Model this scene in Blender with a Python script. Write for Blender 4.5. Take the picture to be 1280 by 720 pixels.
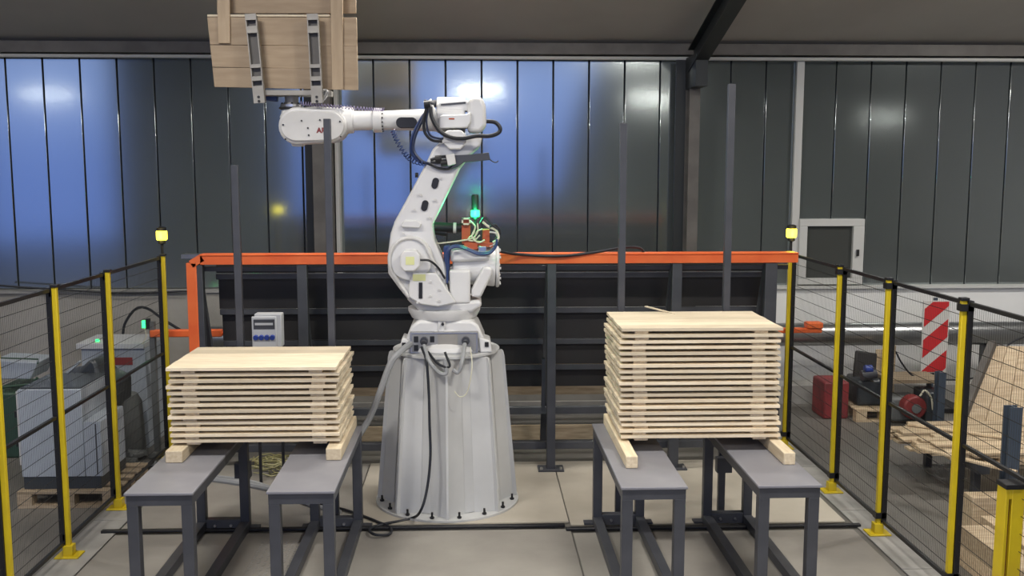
import bpy, bmesh, math, random
from mathutils import Vector, Matrix
random.seed(7)
for o in list(bpy.data.objects): bpy.data.objects.remove(o)
S = bpy.context.scene
COL = S.collection
PI = math.pi
# ---------------------------------------------------------------- camera
FOC, CH = 1241.0, 2.83
PIT = math.atan(152 / FOC); YAW = math.atan(47 / FOC * math.cos(PIT))
cd = bpy.data.cameras.new('camera'); cam = bpy.data.objects.new('camera', cd); COL.objects.link(cam)
cd.sensor_width = 36; cd.lens = 36 * FOC / 1280; cd.clip_end = 200
cam.location = (0, 0, CH); cam.rotation_euler = (PI/2 - PIT, 0, -YAW)
S.camera = cam
FW = Vector((math.sin(YAW)*math.cos(PIT), math.cos(YAW)*math.cos(PIT), -math.sin(PIT)))
RT = Vector((math.cos(YAW), -math.sin(YAW), 0)); UP = RT.cross(FW)
def at(px, py, Y):      # photograph position at a known depth -> metres
    d = FW + RT*((px-640)/FOC) + UP*((360-py)/FOC); t = Y/d.y
    return Vector((d.x*t, Y, CH + d.z*t))
def fl(px, py, z=0):    # photograph position on a horizontal plane -> metres
    d = FW + RT*((px-640)/FOC) + UP*((360-py)/FOC); t = (z-CH)/d.z
    return Vector((d.x*t, d.y*t, z))
# ---------------------------------------------------------------- sky, lamps, exposure
W = bpy.data.worlds.new('dusk'); S.world = W; W.use_nodes = True
nt = W.node_tree; nt.nodes.clear()
tc = nt.nodes.new('ShaderNodeTexCoord'); sp = nt.nodes.new('ShaderNodeSeparateXYZ')
rp = nt.nodes.new('ShaderNodeValToRGB'); bg = nt.nodes.new('ShaderNodeBackground'); wo = nt.nodes.new('ShaderNodeOutputWorld')
nt.links.new(tc.outputs['Generated'], sp.inputs[0]); nt.links.new(sp.outputs['Z'], rp.inputs[0])
nt.links.new(rp.outputs[0], bg.inputs[0]); nt.links.new(bg.outputs[0], wo.inputs[0])
rp.color_ramp.elements[0].position = 0.0; rp.color_ramp.elements[0].color = (.16, .27, .75, 1)
rp.color_ramp.elements[1].position = .5; rp.color_ramp.elements[1].color = (.13, .26, .85, 1)
e = rp.color_ramp.elements.new(.10); e.color = (.38, .52, 1, 1)
bg.inputs[1].default_value = 1.85
S.view_settings.view_transform = 'Standard'; S.view_settings.look = 'None'
S.view_settings.exposure = 0.0; S.view_settings.gamma = 1; S.view_settings.use_curve_mapping = False
LAMPS = [(-10.2, 0.0, 4.55, 50), (.1, 0.6, 4.62, 125), (4.3, 0.4, 4.45, 90), (10.2, 0.0, 4.05, 35),
         (-2.6, 4.6, 5.5, 190), (2.6, 4.6, 5.5, 215), (-6.5, 8.8, 5.1, 70), (6.8, 9.0, 5.1, 170), (0.0, 8.6, 4.95, 95), (-4.5, -3, 5.9, 110), (4.5, -3, 5.9, 110)]  # outer two near the back wall are placed to brighten its low base
# ---------------------------------------------------------------- materials
def mat(name, col, rough=.5, metal=0, col2=None, scale=6, stretch=(1, 1, 1), rnd=0, bump=0, bscale=40, emit=0, detail=4, coat=0, alpha=1, contrast=(.35, .65)):
    m = bpy.data.materials.new(name); m.use_nodes = True
    n = m.node_tree.nodes; L = m.node_tree.links; b = n['Principled BSDF']
    b.inputs['Roughness'].default_value = rough; b.inputs['Metallic'].default_value = metal
    b.inputs['Base Color'].default_value = (*col, 1)
    if coat: b.inputs['Coat Weight'].default_value = coat; b.inputs['Coat Roughness'].default_value = .15
    if alpha < 1: b.inputs['Alpha'].default_value = alpha
    t = n.new('ShaderNodeTexCoord'); mp = n.new('ShaderNodeMapping'); mp.inputs['Scale'].default_value = stretch
    oi = n.new('ShaderNodeObjectInfo'); ad = n.new('ShaderNodeVectorMath'); ad.operation = 'ADD'
    ml = n.new('ShaderNodeMath'); ml.operation = 'MULTIPLY'; ml.inputs[1].default_value = 37.0 if rnd else 0.0
    L.new(oi.outputs['Random'], ml.inputs[0]); L.new(t.outputs['Object'], ad.inputs[0]); L.new(ml.outputs[0], ad.inputs[1]); L.new(ad.outputs[0], mp.inputs[0])
    src = None
    if col2:
        nz = n.new('ShaderNodeTexNoise'); nz.inputs['Scale'].default_value = scale; nz.inputs['Detail'].default_value = detail
        L.new(mp.outputs[0], nz.inputs['Vector'])
        r = n.new('ShaderNodeValToRGB'); r.color_ramp.elements[0].position = contrast[0]; r.color_ramp.elements[1].position = contrast[1]
        r.color_ramp.elements[0].color = (*col, 1); r.color_ramp.elements[1].color = (*col2, 1)
        L.new(nz.outputs[0], r.inputs[0]); src = r.outputs[0]
        if rnd:
            hs = n.new('ShaderNodeHueSaturation'); mr = n.new('ShaderNodeMapRange')
            mr.inputs['To Min'].default_value = 1-rnd; mr.inputs['To Max'].default_value = 1+rnd*.5
            L.new(oi.outputs['Random'], mr.inputs[0]); L.new(mr.outputs[0], hs.inputs['Value']); L.new(src, hs.inputs['Color']); src = hs.outputs[0]
        L.new(src, b.inputs['Base Color'])
    if bump:
        nb = n.new('ShaderNodeTexNoise'); nb.inputs['Scale'].default_value = bscale; nb.inputs['Detail'].default_value = 3
        L.new(mp.outputs[0], nb.inputs['Vector']); bp = n.new('ShaderNodeBump'); bp.inputs['Strength'].default_value = bump; bp.inputs['Distance'].default_value = .01
        L.new(nb.outputs[0], bp.inputs['Height']); L.new(bp.outputs[0], b.inputs['Normal'])
    if emit:
        b.inputs['Emission Color'].default_value = (*col, 1); b.inputs['Emission Strength'].default_value = emit
    return m
M = dict(
 pine=mat('pine', (.70, .585, .42), .62, col2=(.80, .70, .53), scale=5, stretch=(1, 9, 9), rnd=.26, bump=.15, bscale=9),
 pine_y=mat('pine_y', (.64, .52, .35), .62, col2=(.76, .65, .47), scale=5, stretch=(9, 1, 9), rnd=.15),
 formply=mat('formply', (.36, .265, .17), .6, col2=(.43, .325, .215), scale=3.5, stretch=(1, 4, 7), rnd=.12),
 formbat=mat('formbat', (.40, .30, .195), .6, col2=(.47, .36, .24), scale=3.5, stretch=(7, 4, 1), rnd=.12),
 oldwood=mat('oldwood', (.30, .23, .15), .75, col2=(.45, .36, .25), scale=5, stretch=(1, 8, 8), rnd=.3),
 cutwood=mat('cutwood', (.48, .36, .23), .7, col2=(.66, .53, .36), scale=5, stretch=(1, 8, 8), rnd=.25),
 white=mat('robot_white', (.66, .66, .655), .38, col2=(.72, .72, .71), scale=3, coat=.2),
 offwhite=mat('robot_offwhite', (.58, .575, .56), .45, col2=(.66, .655, .64), scale=4),
 pedgrey=mat('pedestal_grey', (.50, .505, .50), .42, col2=(.56, .565, .56), scale=2.5, detail=6),
 panelgrey=mat('connector_grey', (.30, .30, .30), .45, metal=.3),
 darksteel=mat('dark_steel', (.045, .048, .058), .42, col2=(.062, .065, .076), scale=4),
 framesteel=mat('frame_steel', (.045, .048, .058), .5, col2=(.065, .068, .078), scale=4),
 benchtop=mat('bench_top', (.20, .20, .225), .42, col2=(.235, .235, .26), scale=3),
 orange=mat('orange_paint', (.80, .13, .03), .45, col2=(.88, .18, .045), scale=4),
 yellow=mat('yellow_paint', (.66, .50, .012), .42, col2=(.58, .43, .015), scale=5),
 black=mat('black_plastic', (.012, .012, .014), .45),
 blackp=mat('black_board', (.013, .012, .013), .6, col2=(.02, .018, .018), scale=2),
 rubber=mat('cable_black', (.014, .016, .022), .5),
 cableblue=mat('cable_blue', (.025, .05, .16), .4),
 cabledk=mat('cable_navy', (.02, .03, .07), .4),
 cablegrey=mat('conduit_grey', (.30, .31, .32), .5),
 wirewhite=mat('wire_cream', (.62, .60, .46), .5),
 steel=mat('bright_steel', (.55, .55, .56), .3, metal=1),
 grip=mat('gripper_aluminium', (.29, .275, .25), .5, metal=.2, col2=(.35, .335, .305), scale=6),
 panel=mat('sandwich_panel', (.36, .40, .405), .115, metal=.82, bump=.03, bscale=1.1),
 panelcore=mat('panel_joint', (.07, .08, .10), .6),
 column=mat('column_paint', (.10, .092, .085), .55, col2=(.14, .13, .12), scale=4),
 columndk=mat('column_dark', (.022, .026, .028), .5),
 ceiling=mat('roof_lining', (.46, .44, .405), .8, col2=(.52, .50, .46), scale=.8),
 reardark=mat('rear_wall_paint', (.24, .26, .24), .7, col2=(.30, .32, .29), scale=.6),
 concrete=mat('wall_concrete', (.30, .285, .25), .85, col2=(.40, .38, .345), scale=1.6, detail=8, bump=.2),
 whitewall=mat('white_wall', (.74, .74, .73), .75, col2=(.80, .80, .79), scale=2.2, detail=8),
 floor=mat('floor_concrete', (.105, .10, .09), .5, col2=(.17, .16, .145), scale=1.1, detail=10, bump=.1, contrast=(.3, .7)),
 slab=mat('slab_concrete', (.37, .335, .275), .55, col2=(.52, .475, .40), scale=1.3, detail=10, bump=.12, contrast=(.3, .7)),
 slab2=mat('slab_shade_grey', (.215, .20, .18), .55, col2=(.35, .33, .295), scale=1.2, detail=10, bump=.12, contrast=(.3, .7)),  # greyer concrete, darkened further for the shade over the front slabs
 kerb=mat('kerb_concrete', (.24, .235, .22), .7, col2=(.36, .35, .33), scale=3, detail=8),
 galv=mat('galvanised', (.42, .43, .44), .28, metal=.9),
 whiteframe=mat('white_frame', (.56, .56, .54), .5),
 glassdk=mat('window_glass', (.09, .095, .09), .12, metal=.3),
 cab=mat('cabinet_grey', (.33, .37, .42), .5, col2=(.37, .41, .46), scale=3),
 cabdk=mat('cabinet_dark_grey', (.14, .15, .15), .55),  # darker neutral grey shared by posts, canister, scrap and machine bodies
 greenm=mat('machine_green', (.03, .07, .045), .5),
 red=mat('red_paint', (.55, .03, .035), .45),
 redfade=mat('faded_red', (.30, .035, .04), .55, col2=(.18, .03, .035), scale=5),
 reddk=mat('dark_red', (.22, .03, .03), .5),
 signwhite=mat('sign_white', (.62, .61, .58), .45),
 bluegrey=mat('blue_grey_steel', (.06, .08, .11), .45),
 sock=mat('socket_blue', (.03, .06, .30), .4),
 boxgrey=mat('box_grey', (.48, .49, .51), .5),
 labely=mat('label_yellow', (.70, .72, .35), .5),
 strap=mat('strapping', (.30, .28, .13), .5),
 brown=mat('rust_orange', (.42, .085, .03), .5),
 plastic=mat('dark_sheet', (.035, .042, .05), .4),
 lampy=mat('lens_yellow', (1, .80, .05), .3, emit=5),
 lampg=mat('lens_green', (.03, 1, .20), .3, emit=4),
 ledg=mat('led_green', (.03, 1, .18), .3, emit=4),
 wire=mat('mesh_wire', (.018, .018, .018), .5),
 ledpanel=mat('led_tube', (1, .95, .86), .3, emit=6),
 purple=mat('coil_clear', (.30, .26, .42), .3),
)
# ---------------------------------------------------------------- helpers
WL = {}
class MB:
    def __init__(s): s.v = []; s.f = []; s.mi = []; s.m = 0
    def add(s, vs, fs):
        k = len(s.v); s.v += [Vector(p) for p in vs]
        for f in fs: s.f.append([i+k for i in f]); s.mi.append(s.m)
        return s
    def box(s, a, b):
        (x0, y0, z0), (x1, y1, z1) = a, b
        return s.add([(x0,y0,z0),(x1,y0,z0),(x1,y1,z0),(x0,y1,z0),(x0,y0,z1),(x1,y0,z1),(x1,y1,z1),(x0,y1,z1)],
                     [(0,3,2,1),(4,5,6,7),(0,1,5,4),(1,2,6,5),(2,3,7,6),(3,0,4,7)])
    def obox(s, c, size, rot=(0, 0, 0)):
        from mathutils import Euler
        R = Euler(rot).to_matrix(); c = Vector(c); h = Vector(size)/2
        vs = [c + R @ Vector((sx*h.x, sy*h.y, sz*h.z)) for sz in (-1, 1) for sx, sy in ((-1,-1),(1,-1),(1,1),(-1,1))]
        return s.add(vs, [(0,3,2,1),(4,5,6,7),(0,1,5,4),(1,2,6,5),(2,3,7,6),(3,0,4,7)])
    def bar(s, p, q, w, h, up=(0, 0, 1)):
        p, q = Vector(p), Vector(q); d = (q-p).normalized(); u = Vector(up)
        if abs(d.dot(u)) > .98: u = Vector((0, 1, 0))
        r = d.cross(u).normalized(); u = r.cross(d)
        vs = [e + r*(a*w/2) + u*(b*h/2) for e in (p, q) for a, b in ((-1,-1),(1,-1),(1,1),(-1,1))]
        return s.add(vs, [(0,3,2,1),(4,5,6,7),(0,1,5,4),(1,2,6,5),(2,3,7,6),(3,0,4,7)])
    def cyl(s, p, q, r, r2=None, n=20):
        p, q = Vector(p), Vector(q); d = (q-p).normalized(); u = Vector((0, 0, 1)) if abs(d.z) < .9 else Vector((0, 1, 0))
        a = d.cross(u).normalized(); b = d.cross(a); r2 = r if r2 is None else r2
        vs = [p + (a*math.cos(t) + b*math.sin(t))*r for t in [2*PI*i/n for i in range(n)]] + [q + (a*math.cos(t) + b*math.sin(t))*r2 for t in [2*PI*i/n for i in range(n)]]
        return s.add(vs, [tuple(range(n))[::-1] if False else tuple(range(n)), tuple(range(2*n-1, n-1, -1))] + [(i, n+i, n+(i+1) % n, (i+1) % n) for i in range(n)])
    def tube(s, pts, r, n=8):
        pts = [Vector(p) for p in pts]; vs = []; fs = []; prev = None
        for i, p in enumerate(pts):
            d = (pts[min(i+1, len(pts)-1)] - pts[max(i-1, 0)]).normalized()
            if prev is None:
                u = Vector((0, 0, 1)) if abs(d.z) < .9 else Vector((0, 1, 0)); a = d.cross(u).normalized()
            else: a = (prev - d*prev.dot(d)).normalized()
            prev = a; b = d.cross(a)
            vs += [p + (a*math.cos(t) + b*math.sin(t))*r for t in [2*PI*k/n for k in range(n)]]
        for i in range(len(pts)-1):
            for k in range(n): fs.append((i*n+k, i*n+(k+1) % n, (i+1)*n+(k+1) % n, (i+1)*n+k))
        fs.append(tuple(range(n))[::-1]); fs.append(tuple((len(pts)-1)*n+k for k in range(n)))
        return s.add(vs, fs)
    def prism(s, poly, y0, y1):      # poly of (x, z)
        n = len(poly); vs = [(x, y0, z) for x, z in poly] + [(x, y1, z) for x, z in poly]
        return s.add(vs, [tuple(range(n)), tuple(range(2*n-1, n-1, -1))] + [(i, n+i, n+(i+1) % n, (i+1) % n) for i in range(n)])
    def zprism(s, poly, z0, z1):
        n = len(poly); vs = [(x, y, z0) for x, y in poly] + [(x, y, z1) for x, y in poly]
        return s.add(vs, [tuple(range(n))[::-1], tuple(range(n, 2*n))] + [(i, (i+1) % n, n+(i+1) % n, n+i) for i in range(n)])
    def lathe(s, c, prof, n=32):     # prof of (r, z) about a vertical axis
        c = Vector(c); vs = [c + Vector((r*math.cos(2*PI*k/n), r*math.sin(2*PI*k/n), z)) for r, z in prof for k in range(n)]
        m = len(prof); fs = [(i*n+k, i*n+(k+1) % n, (i+1)*n+(k+1) % n, (i+1)*n+k) for i in range(m-1) for k in range(n)]
        fs += [tuple(range(n))[::-1], tuple((m-1)*n+k for k in range(n))]
        return s.add(vs, fs)
    def build(s, name, mats, parent=None, bevel=0, smooth=False, seg=2, kind=None, label=None):
        me = bpy.data.meshes.new(name)
        lo = Vector([min(v[i] for v in s.v) for i in range(3)]); hi = Vector([max(v[i] for v in s.v) for i in range(3)])
        c = (lo+hi)/2
        if parent is None: c.z = lo.z
        me.from_pydata([v-c for v in s.v], [], s.f); 
        for mm in (mats if isinstance(mats, (list, tuple)) else [mats]): me.materials.append(M[mm])
        for p, i in zip(me.polygons, s.mi): p.material_index = i
        bm = bmesh.new(); bm.from_mesh(me); bmesh.ops.recalc_face_normals(bm, faces=bm.faces); bm.to_mesh(me); bm.free()
        if smooth or bevel:
            me.polygons.foreach_set('use_smooth', [True]*len(me.polygons)); me.set_sharp_from_angle(angle=math.radians(35))
        o = bpy.data.objects.new(name, me); COL.objects.link(o)
        if bevel:
            md = o.modifiers.new('bevel', 'BEVEL'); md.width = bevel; md.segments = seg; md.limit_method = 'ANGLE'; md.angle_limit = math.radians(35); md.harden_normals = False
        WL[o.name] = c.copy()
        if parent is not None: o.parent = parent; o.location = c - WL[parent.name]
        else: o.location = c
        if kind: o['kind'] = kind
        if label: o['label'] = label
        return o
def tag(o, label, cat, group=None):
    o['label'] = label; o['category'] = cat
    if group: o['group'] = group
    return o
def thing(name, loc, label=None, cat=None, group=None):
    o = bpy.data.objects.new(name, None); COL.objects.link(o); o.location = loc; o.empty_display_size = .1
    WL[o.name] = Vector(loc)
    if label: tag(o, label, cat, group)
    return o
def bx(name, a, b, m, parent=None, **k): return MB().box(a, b).build(name, m, parent, **k)
def smoothpath(pts, n=8):
    pts = [Vector(p) for p in pts]; P = [pts[0]*2-pts[1]] + pts + [pts[-1]*2-pts[-2]]; out = []
    for i in range(1, len(P)-2):
        for k in range(n):
            t = k/n; a, b, c, d = P[i-1], P[i], P[i+1], P[i+2]
            out.append(.5*((2*b)+(c-a)*t+(2*a-5*b+4*c-d)*t*t+(3*b-a-3*c+d)*t**3))
    out.append(pts[-1]); return out
def helix(pts, R, turns, n=10):
    path = smoothpath(pts, 12); out = []; N = turns*n
    for i in range(N+1):
        t = i/N*(len(path)-1); k = min(int(t), len(path)-2); p = path[k].lerp(path[k+1], t-k); d = (path[k+1]-path[k]).normalized()
        a = d.cross(Vector((0, 1, 0))).normalized(); b = d.cross(a); th = 2*PI*i/n
        out.append(p + (a*math.cos(th)+b*math.sin(th))*R)
    return out
def inst(src, loc_world, parent=None, name=None):
    o = src.copy(); COL.objects.link(o)
    if parent is not None: o.parent = parent; o.location = Vector(loc_world)-WL[parent.name]
    else: o.location = loc_world
    WL[o.name] = Vector(loc_world); return o

# ================================================================ THE HALL
YW = 12.3
bx('floor', (-19, -14, -.2), (15, 12.8, 0), 'floor', kind='structure')
wb = bx('wall_back', (-19, YW+.06, 0), (15, YW+.3, 4.4), 'panelcore', kind='structure')
# panels
PW = .437; pan = None
for k in range(-20, 20):
    x0 = -.345 + PW*k
    mb = MB().prism([(x0+.007, 1.34), (x0+PW-.007, 1.34), (x0+PW-.007, 4.16), (x0+.007, 4.16)], YW, YW+.05)
    if pan is None: pan = mb.build('panel', 'panel', wb, bevel=.006)
    else: o = inst(pan, WL[pan.name] + Vector((PW*(k+20), 0, 0)), wb)
    (pan if k == -20 else o).rotation_euler = (math.radians(random.uniform(-.10, .10)), 0, math.radians(random.uniform(-.16, .16)))
bx('trim_1', (-19, YW-.14, 4.17), (15, YW+.05, 4.30), 'column', kind='structure')
MB().cyl((-19, YW-.10, 4.14), (15, YW-.10, 4.12), .022, n=10).build('trim_2', 'whiteframe', kind='structure', smooth=True)
# low concrete wall: left bare, right whitewashed
wl = bx('wall_base', (-19, YW-.12, 0), (-2.2, YW+.06, 1.33), 'concrete', kind='structure')
bx('coping', (-19, YW-.16, 1.30), (-2.2, YW+.0, 1.335), 'kerb', wl)
wr = bx('wall_base', (-2.2, YW-.12, 0), (15, YW+.06, 1.33), 'whitewall', kind='structure')
bx('coping', (-2.2, YW-.17, 1.315), (15, YW+.0, 1.345), 'whiteframe', wr)
# side walls, rear wall with two open bays, sloping roof
def zr(y): return 4.32 + .27*(YW-y) if y > -1 else 4.32+.27*(YW+1) - .05*(-1-y)
bx('wall_left', (-19.2, -10, 0), (-19, YW, 8.5), 'ceiling', kind='structure')
bx('wall_right', (15, -10, 0), (15.2, YW, 8.5), 'ceiling', kind='structure')
YR = -10
arc = [(2.55, 0), (2.75, .8), (3.05, 2.2), (3.35, 3.6), (3.75, 5.0), (4.3, 6.7)]
rear = MB()
rear.box((-19, YR-.2, 0), (-17, YR, 8)); rear.box((-12.4, YR-.2, 0), (-6.3, YR, 8)); rear.box((-5.4, YR-.2, 0), (-4.9, YR, 6.7))
rear.box((-17, YR-.2, 6.9), (-12.4, YR, 8)); rear.box((-6.3, YR-.2, 6.7), (4.3, YR, 8)); rear.box((-6.3, YR-.2, 0), (-5.4, YR, .9)); rear.box((.6, YR-.2, 0), (2.9, YR, 1.9))
rear.prism([(x, z) for x, z in arc] + [(4.3, 8), (15, 8), (15, 0)], YR-.2, YR)
rear.build('wall_front', 'reardark', kind='structure')
for nm, ya, yb in (('ceiling', -1, YW+.3), ('ceiling', -10.2, -1)):
    MB().add([(-19.2, ya, zr(ya)), (15.2, ya, zr(ya)), (15.2, yb, zr(yb)), (-19.2, yb, zr(yb)), (-19.2, ya, zr(ya)+.15), (15.2, ya, zr(ya)+.15), (15.2, yb, zr(yb)+.15), (-19.2, yb, zr(yb)+.15)],
             [(0,3,2,1),(4,5,6,7),(0,1,5,4),(1,2,6,5),(2,3,7,6),(3,0,4,7)]).build(nm, 'ceiling', kind='structure')
# columns with rafters
def column(xc, w, nm, m2, label):
    t = thing('steel_column', (xc, YW-.3, 0), label, 'column')
    MB().box((xc-w/2, YW-.42, 0), (xc+w/2, YW-.40, 4.1)).box((xc-w/2, YW-.20, 0), (xc+w/2, YW-.18, 4.1)).box((xc-.012, YW-.4, 0), (xc+.012, YW-.2, 4.1)).build('post', nm, t, bevel=.004)
    MB().box((xc-w/2-.12, YW-.20, 1.33), (xc-w/2, YW-.17, 4.1)).build('side_plate', m2, t)
    y0, y1 = YW-.35, -.9
    p = Vector((xc, y0, zr(y0)-.34)); q = Vector((xc, y1, zr(y1)-.34))
    MB().bar(p+Vector((0,0,.13)), q+Vector((0,0,.13)), .16, .012).bar(p-Vector((0,0,.13)), q-Vector((0,0,.13)), .16, .012).bar(p, q, .012, .26).build('rafter', 'columndk', t)
    MB().prism([(xc-.07, 3.75), (xc+.07, 3.75), (xc+.07, 4.12), (xc-.07, 4.12)], YW-.75, YW-.2).build('knee_plate', 'columndk', t)
column(-1.80, .22, 'column', 'columndk', 'brown-grey steel column on the back wall left of the robot')
column(2.62, .13, 'column', 'columndk', 'dark steel column on the back wall behind the tall right stack')
MB().box((-1.675, YW-.2, 1.34), (-1.63, YW-.02, 4.12)).build('trim_3', 'whiteframe', kind='structure')
MB().box((3.95, YW-.07, 1.34), (4.04, YW-.01, 4.12)).build('trim_4', 'whiteframe', kind='structure')
w = MB().box((4.04, YW-.10, 1.36), (4.86, YW-.01, 1.44)).box((4.04, YW-.10, 2.09), (4.86, YW-.01, 2.18)).box((4.04, YW-.10, 1.44), (4.14, YW-.01, 2.09)).box((4.72, YW-.10, 1.44), (4.86, YW-.01, 2.09)).build('window_1', 'whiteframe', kind='structure', bevel=.006)
bx('pane', (4.14, YW-.05, 1.44), (4.72, YW-.03, 2.09), 'glassdk', w)
bx('handle', (4.765, YW-.13, 1.72), (4.79, YW-.10, 1.80), 'black', w)
# big galvanised duct along the wall foot
d = thing('metal_duct', (4.5, 11.75, 0), 'long galvanised round duct along the foot of the white wall', 'duct')
MB().cyl((-3.2, 11.68, .82), (13, 11.68, .82), .14, n=28).build('pipe', 'galv', d, smooth=True)
for x in (-2, .5, 3.4, 6.2, 9):
    bx('support', (x-.04, 11.62, 0), (x+.04, 11.74, .68), 'framesteel', d)
bx('ledge', (-3.0, 11.52, .001), (13, 11.84, .22), 'kerb', d)
# floor slabs inside the cell (pieces of the floor)
def slab(x0, x1, y0, y1, h, m, nm='slab'):
    return bx(nm, (x0, y0, .0005), (x1, y1, h), m, bpy.data.objects['floor'], bevel=.004)
WL['floor'] = Vector(bpy.data.objects['floor'].location)
slab(-2.78, -1.01, 7.58, 9.25, .012, 'slab2'); slab(-1.0, .74, 7.62, 9.25, .016, 'slab'); slab(.75, 2.95, 7.55, 9.25, .016, 'slab')
slab(-2.78, -1.30, 4.2, 7.47, .010, 'slab2'); slab(-1.29, .74, 4.2, 7.47, .012, 'slab2'); slab(.75, 2.95, 4.2, 7.38, .012, 'slab2')  # front slabs take the grey with shade in its colour
for s_, x in (('l', -2.96), ('r', 3.1)):
    for i in range(5):
        bx('kerb_stone', (x-.10, 4.2+i*1.2, .001), (x+.17 if x < 0 else x+.14, 5.39+i*1.2, .014), 'kerb', bpy.data.objects['floor'], bevel=.003)
for x0, x1, y in ((-2.9, .70, 7.52), (.70, 3.03, 7.44)):
    tag(bx('cable_cover', (x0, y-.022, .012), (x1, y+.022, .034), 'black', bevel=.006),
        'black floor strip crossing the cell to the ' + ('left, under the robot' if x0 < 0 else 'right, under the tall stack'), 'floor strip')
# anti slip plate
ap = MB().box((-1.62, 6.2, .0125), (-1.30, 7.3, .018)).build('tread_plate', 'slab2'); tag(ap, 'small patterned tread plate on the floor between the left benches', 'plate')
rb = MB()
for i in range(7):
    for j in range(24): rb.obox((-1.60+.045*i, 6.24+.044*j, .0195), (.028, .008, .004), (0, 0, .8 if (i+j) % 2 else -.8))
rb.build('raised_pattern', 'kerb', ap, kind='stuff')

# lamps out of frame
for i, (x, y, z, pw) in enumerate(LAMPS):
    t = thing('linear_lamp', (x, y, z), 'long white ceiling lamp hanging from the hall roof', 'lamp', 'hall ceiling lamps')
    MB().box((x-.6, y-.11, z+.012), (x+.6, y+.11, z+.07)).build('housing', 'whiteframe', t)
    MB().bar((x-.5, y, z+.07), (x-.5, y, zr(y)-.01), .006, .006).bar((x+.5, y, z+.07), (x+.5, y, zr(y)-.01), .006, .006).build('cable', 'black', t)
    ld = bpy.data.lights.new('lamp_light', 'AREA'); ld.shape = 'RECTANGLE'; ld.size = 1.15; ld.size_y = .34; ld.energy = pw; ld.color = (1, .955, .885)
    lo = bpy.data.objects.new('lamp_light', ld); COL.objects.link(lo); lo.parent = t; lo.location = (0, 0, 0)
    l2 = ld.copy(); l2.energy = pw*.30; o2 = bpy.data.objects.new('added_uplight', l2); COL.objects.link(o2); o2.parent = t; o2.location = (0, 0, .085); o2.rotation_euler = (PI, 0, 0)  # upward light added under the roof to brighten its lining

# ================================================================ ORANGE FRAME WITH BLACK BOARDS
FY = 9.0
t = thing('magazine_frame', (.2, FY, 0), 'long dark steel rack with orange top beam behind the robot', 'rack')
MB().box((-2.46, FY-.05, 1.955), (2.96, FY+.02, 2.035)).box((-2.46, FY-.06, 2.035), (2.96, FY+.10, 2.047)).build('top_beam', 'orange', t, bevel=.003)
bx('end_post', (-2.585, FY-.05, .05), (-2.495, FY+.05, 1.97), 'orange', t, bevel=.004)
MB().bar((-2.54, FY, 1.96), (-2.44, FY, 2.02), .1, .07).build('corner_gusset', 'orange', t)
bx('beam_cap', (-2.63, FY-.03, 2.01), (-2.44, FY+.12, 2.045), 'galv', t)
bx('under_rail', (-2.46, FY+.05, 1.885), (2.9, FY+.11, 1.925), 'framesteel', t)
for x, w_ in ((-2.49, .09), (-1.56, .09), (.70, .08), (1.85, .09), (2.72, .11)):
    bx('post', (x-w_/2, FY-.04, .014), (x+w_/2, FY+.04, 1.952), 'framesteel', t, bevel=.004)
    f = bx('foot_plate', (x-.12, FY-.09, .014+.003), (x+.12, FY+.09, .03), 'framesteel', t)
    for sx in (-.09, .09): MB().cyl((x+sx, FY-.06, .03), (x+sx, FY-.06, .055), .012, n=8).build('bolt', 'steel', f)
    MB().bar((x-.02, FY+.05, 1.9), (x-.02, FY+.75, .10), .06, .06).build('inclined_rail', 'framesteel', t)
for x in (-2.35, .62, 1.72, 2.6):
    MB().box((x, FY+.08, .55), (x+.03, FY+.14, 1.05)).build('bracket', 'framesteel', t)
k = 0
for z in (1.80, 1.45, 1.13, .86):     # black boards with a grey channel between each
    y = FY + .32 + (1.9-z)*.28
    bx('channel', (-2.42, y-.03, z-.02), (2.80, y+.0, z+.035), 'framesteel', t, bevel=.006)
for z0, z1 in ((1.84, 1.93), (1.49, 1.775), (1.17, 1.425), (.90, 1.105), (.66, .835)):
    y = FY + .34 + (1.9-(z0+z1)/2)*.28
    bx('black_board', (-2.42, y, z0), (2.80, y+.02, z1), 'blackp', t)
for z, y in ((.46, .5), (.20, .18)):
    bx('low_rail', (-2.45, FY+y-.03, z-.035), (2.75, FY+y+.03, z+.035), 'framesteel', t, bevel=.004)
for i, (z0, z1, y, m) in enumerate(((.58, .70, 10.6, 'oldwood'), (.38, .55, 10.5, 'oldwood'), (.20, .35, 10.3, 'kerb'), (.02, .17, 10.0, 'oldwood'))):
    bx('backing_plank', (-2.4, y, z0), (2.8, y+.04, z1), m, t)
MB().prism([(2.80, 0.4), (2.98, .4), (2.92, 1.3), (2.82, 1.72)], FY+.42, FY+.45).build('end_flap', 'blackp', t)
MB().box((2.80, 9.76, 1.16), (3.50, 9.84, 1.21)).box((3.34, 9.74, 1.21), (3.50, 9.86, 1.27)).box((-3.2, 9.76, 1.16), (-2.5, 9.84, 1.23)).box((-2.5, 9.78, 1.17), (2.8, 9.82, 1.20)).build('push_bar', 'orange', t, bevel=.01)
# cable over the beam on the right
tag(MB().tube(smoothpath([at(622, 314, 8.6), at(650, 318, 8.9), at(700, 320, 8.92), at(745, 315, 8.94), at(780, 309, 8.98), at(800, 310, 9.04), at(806, 319, 9.06)]), .013).build('cable_duct', 'rubber', smooth=True), 'black corrugated cable running along the orange beam', 'cable')
for px, py, Y in ((352, 412, 9.2), (392, 413, 9.0), (262, 432, 8.93)): pass

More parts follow.
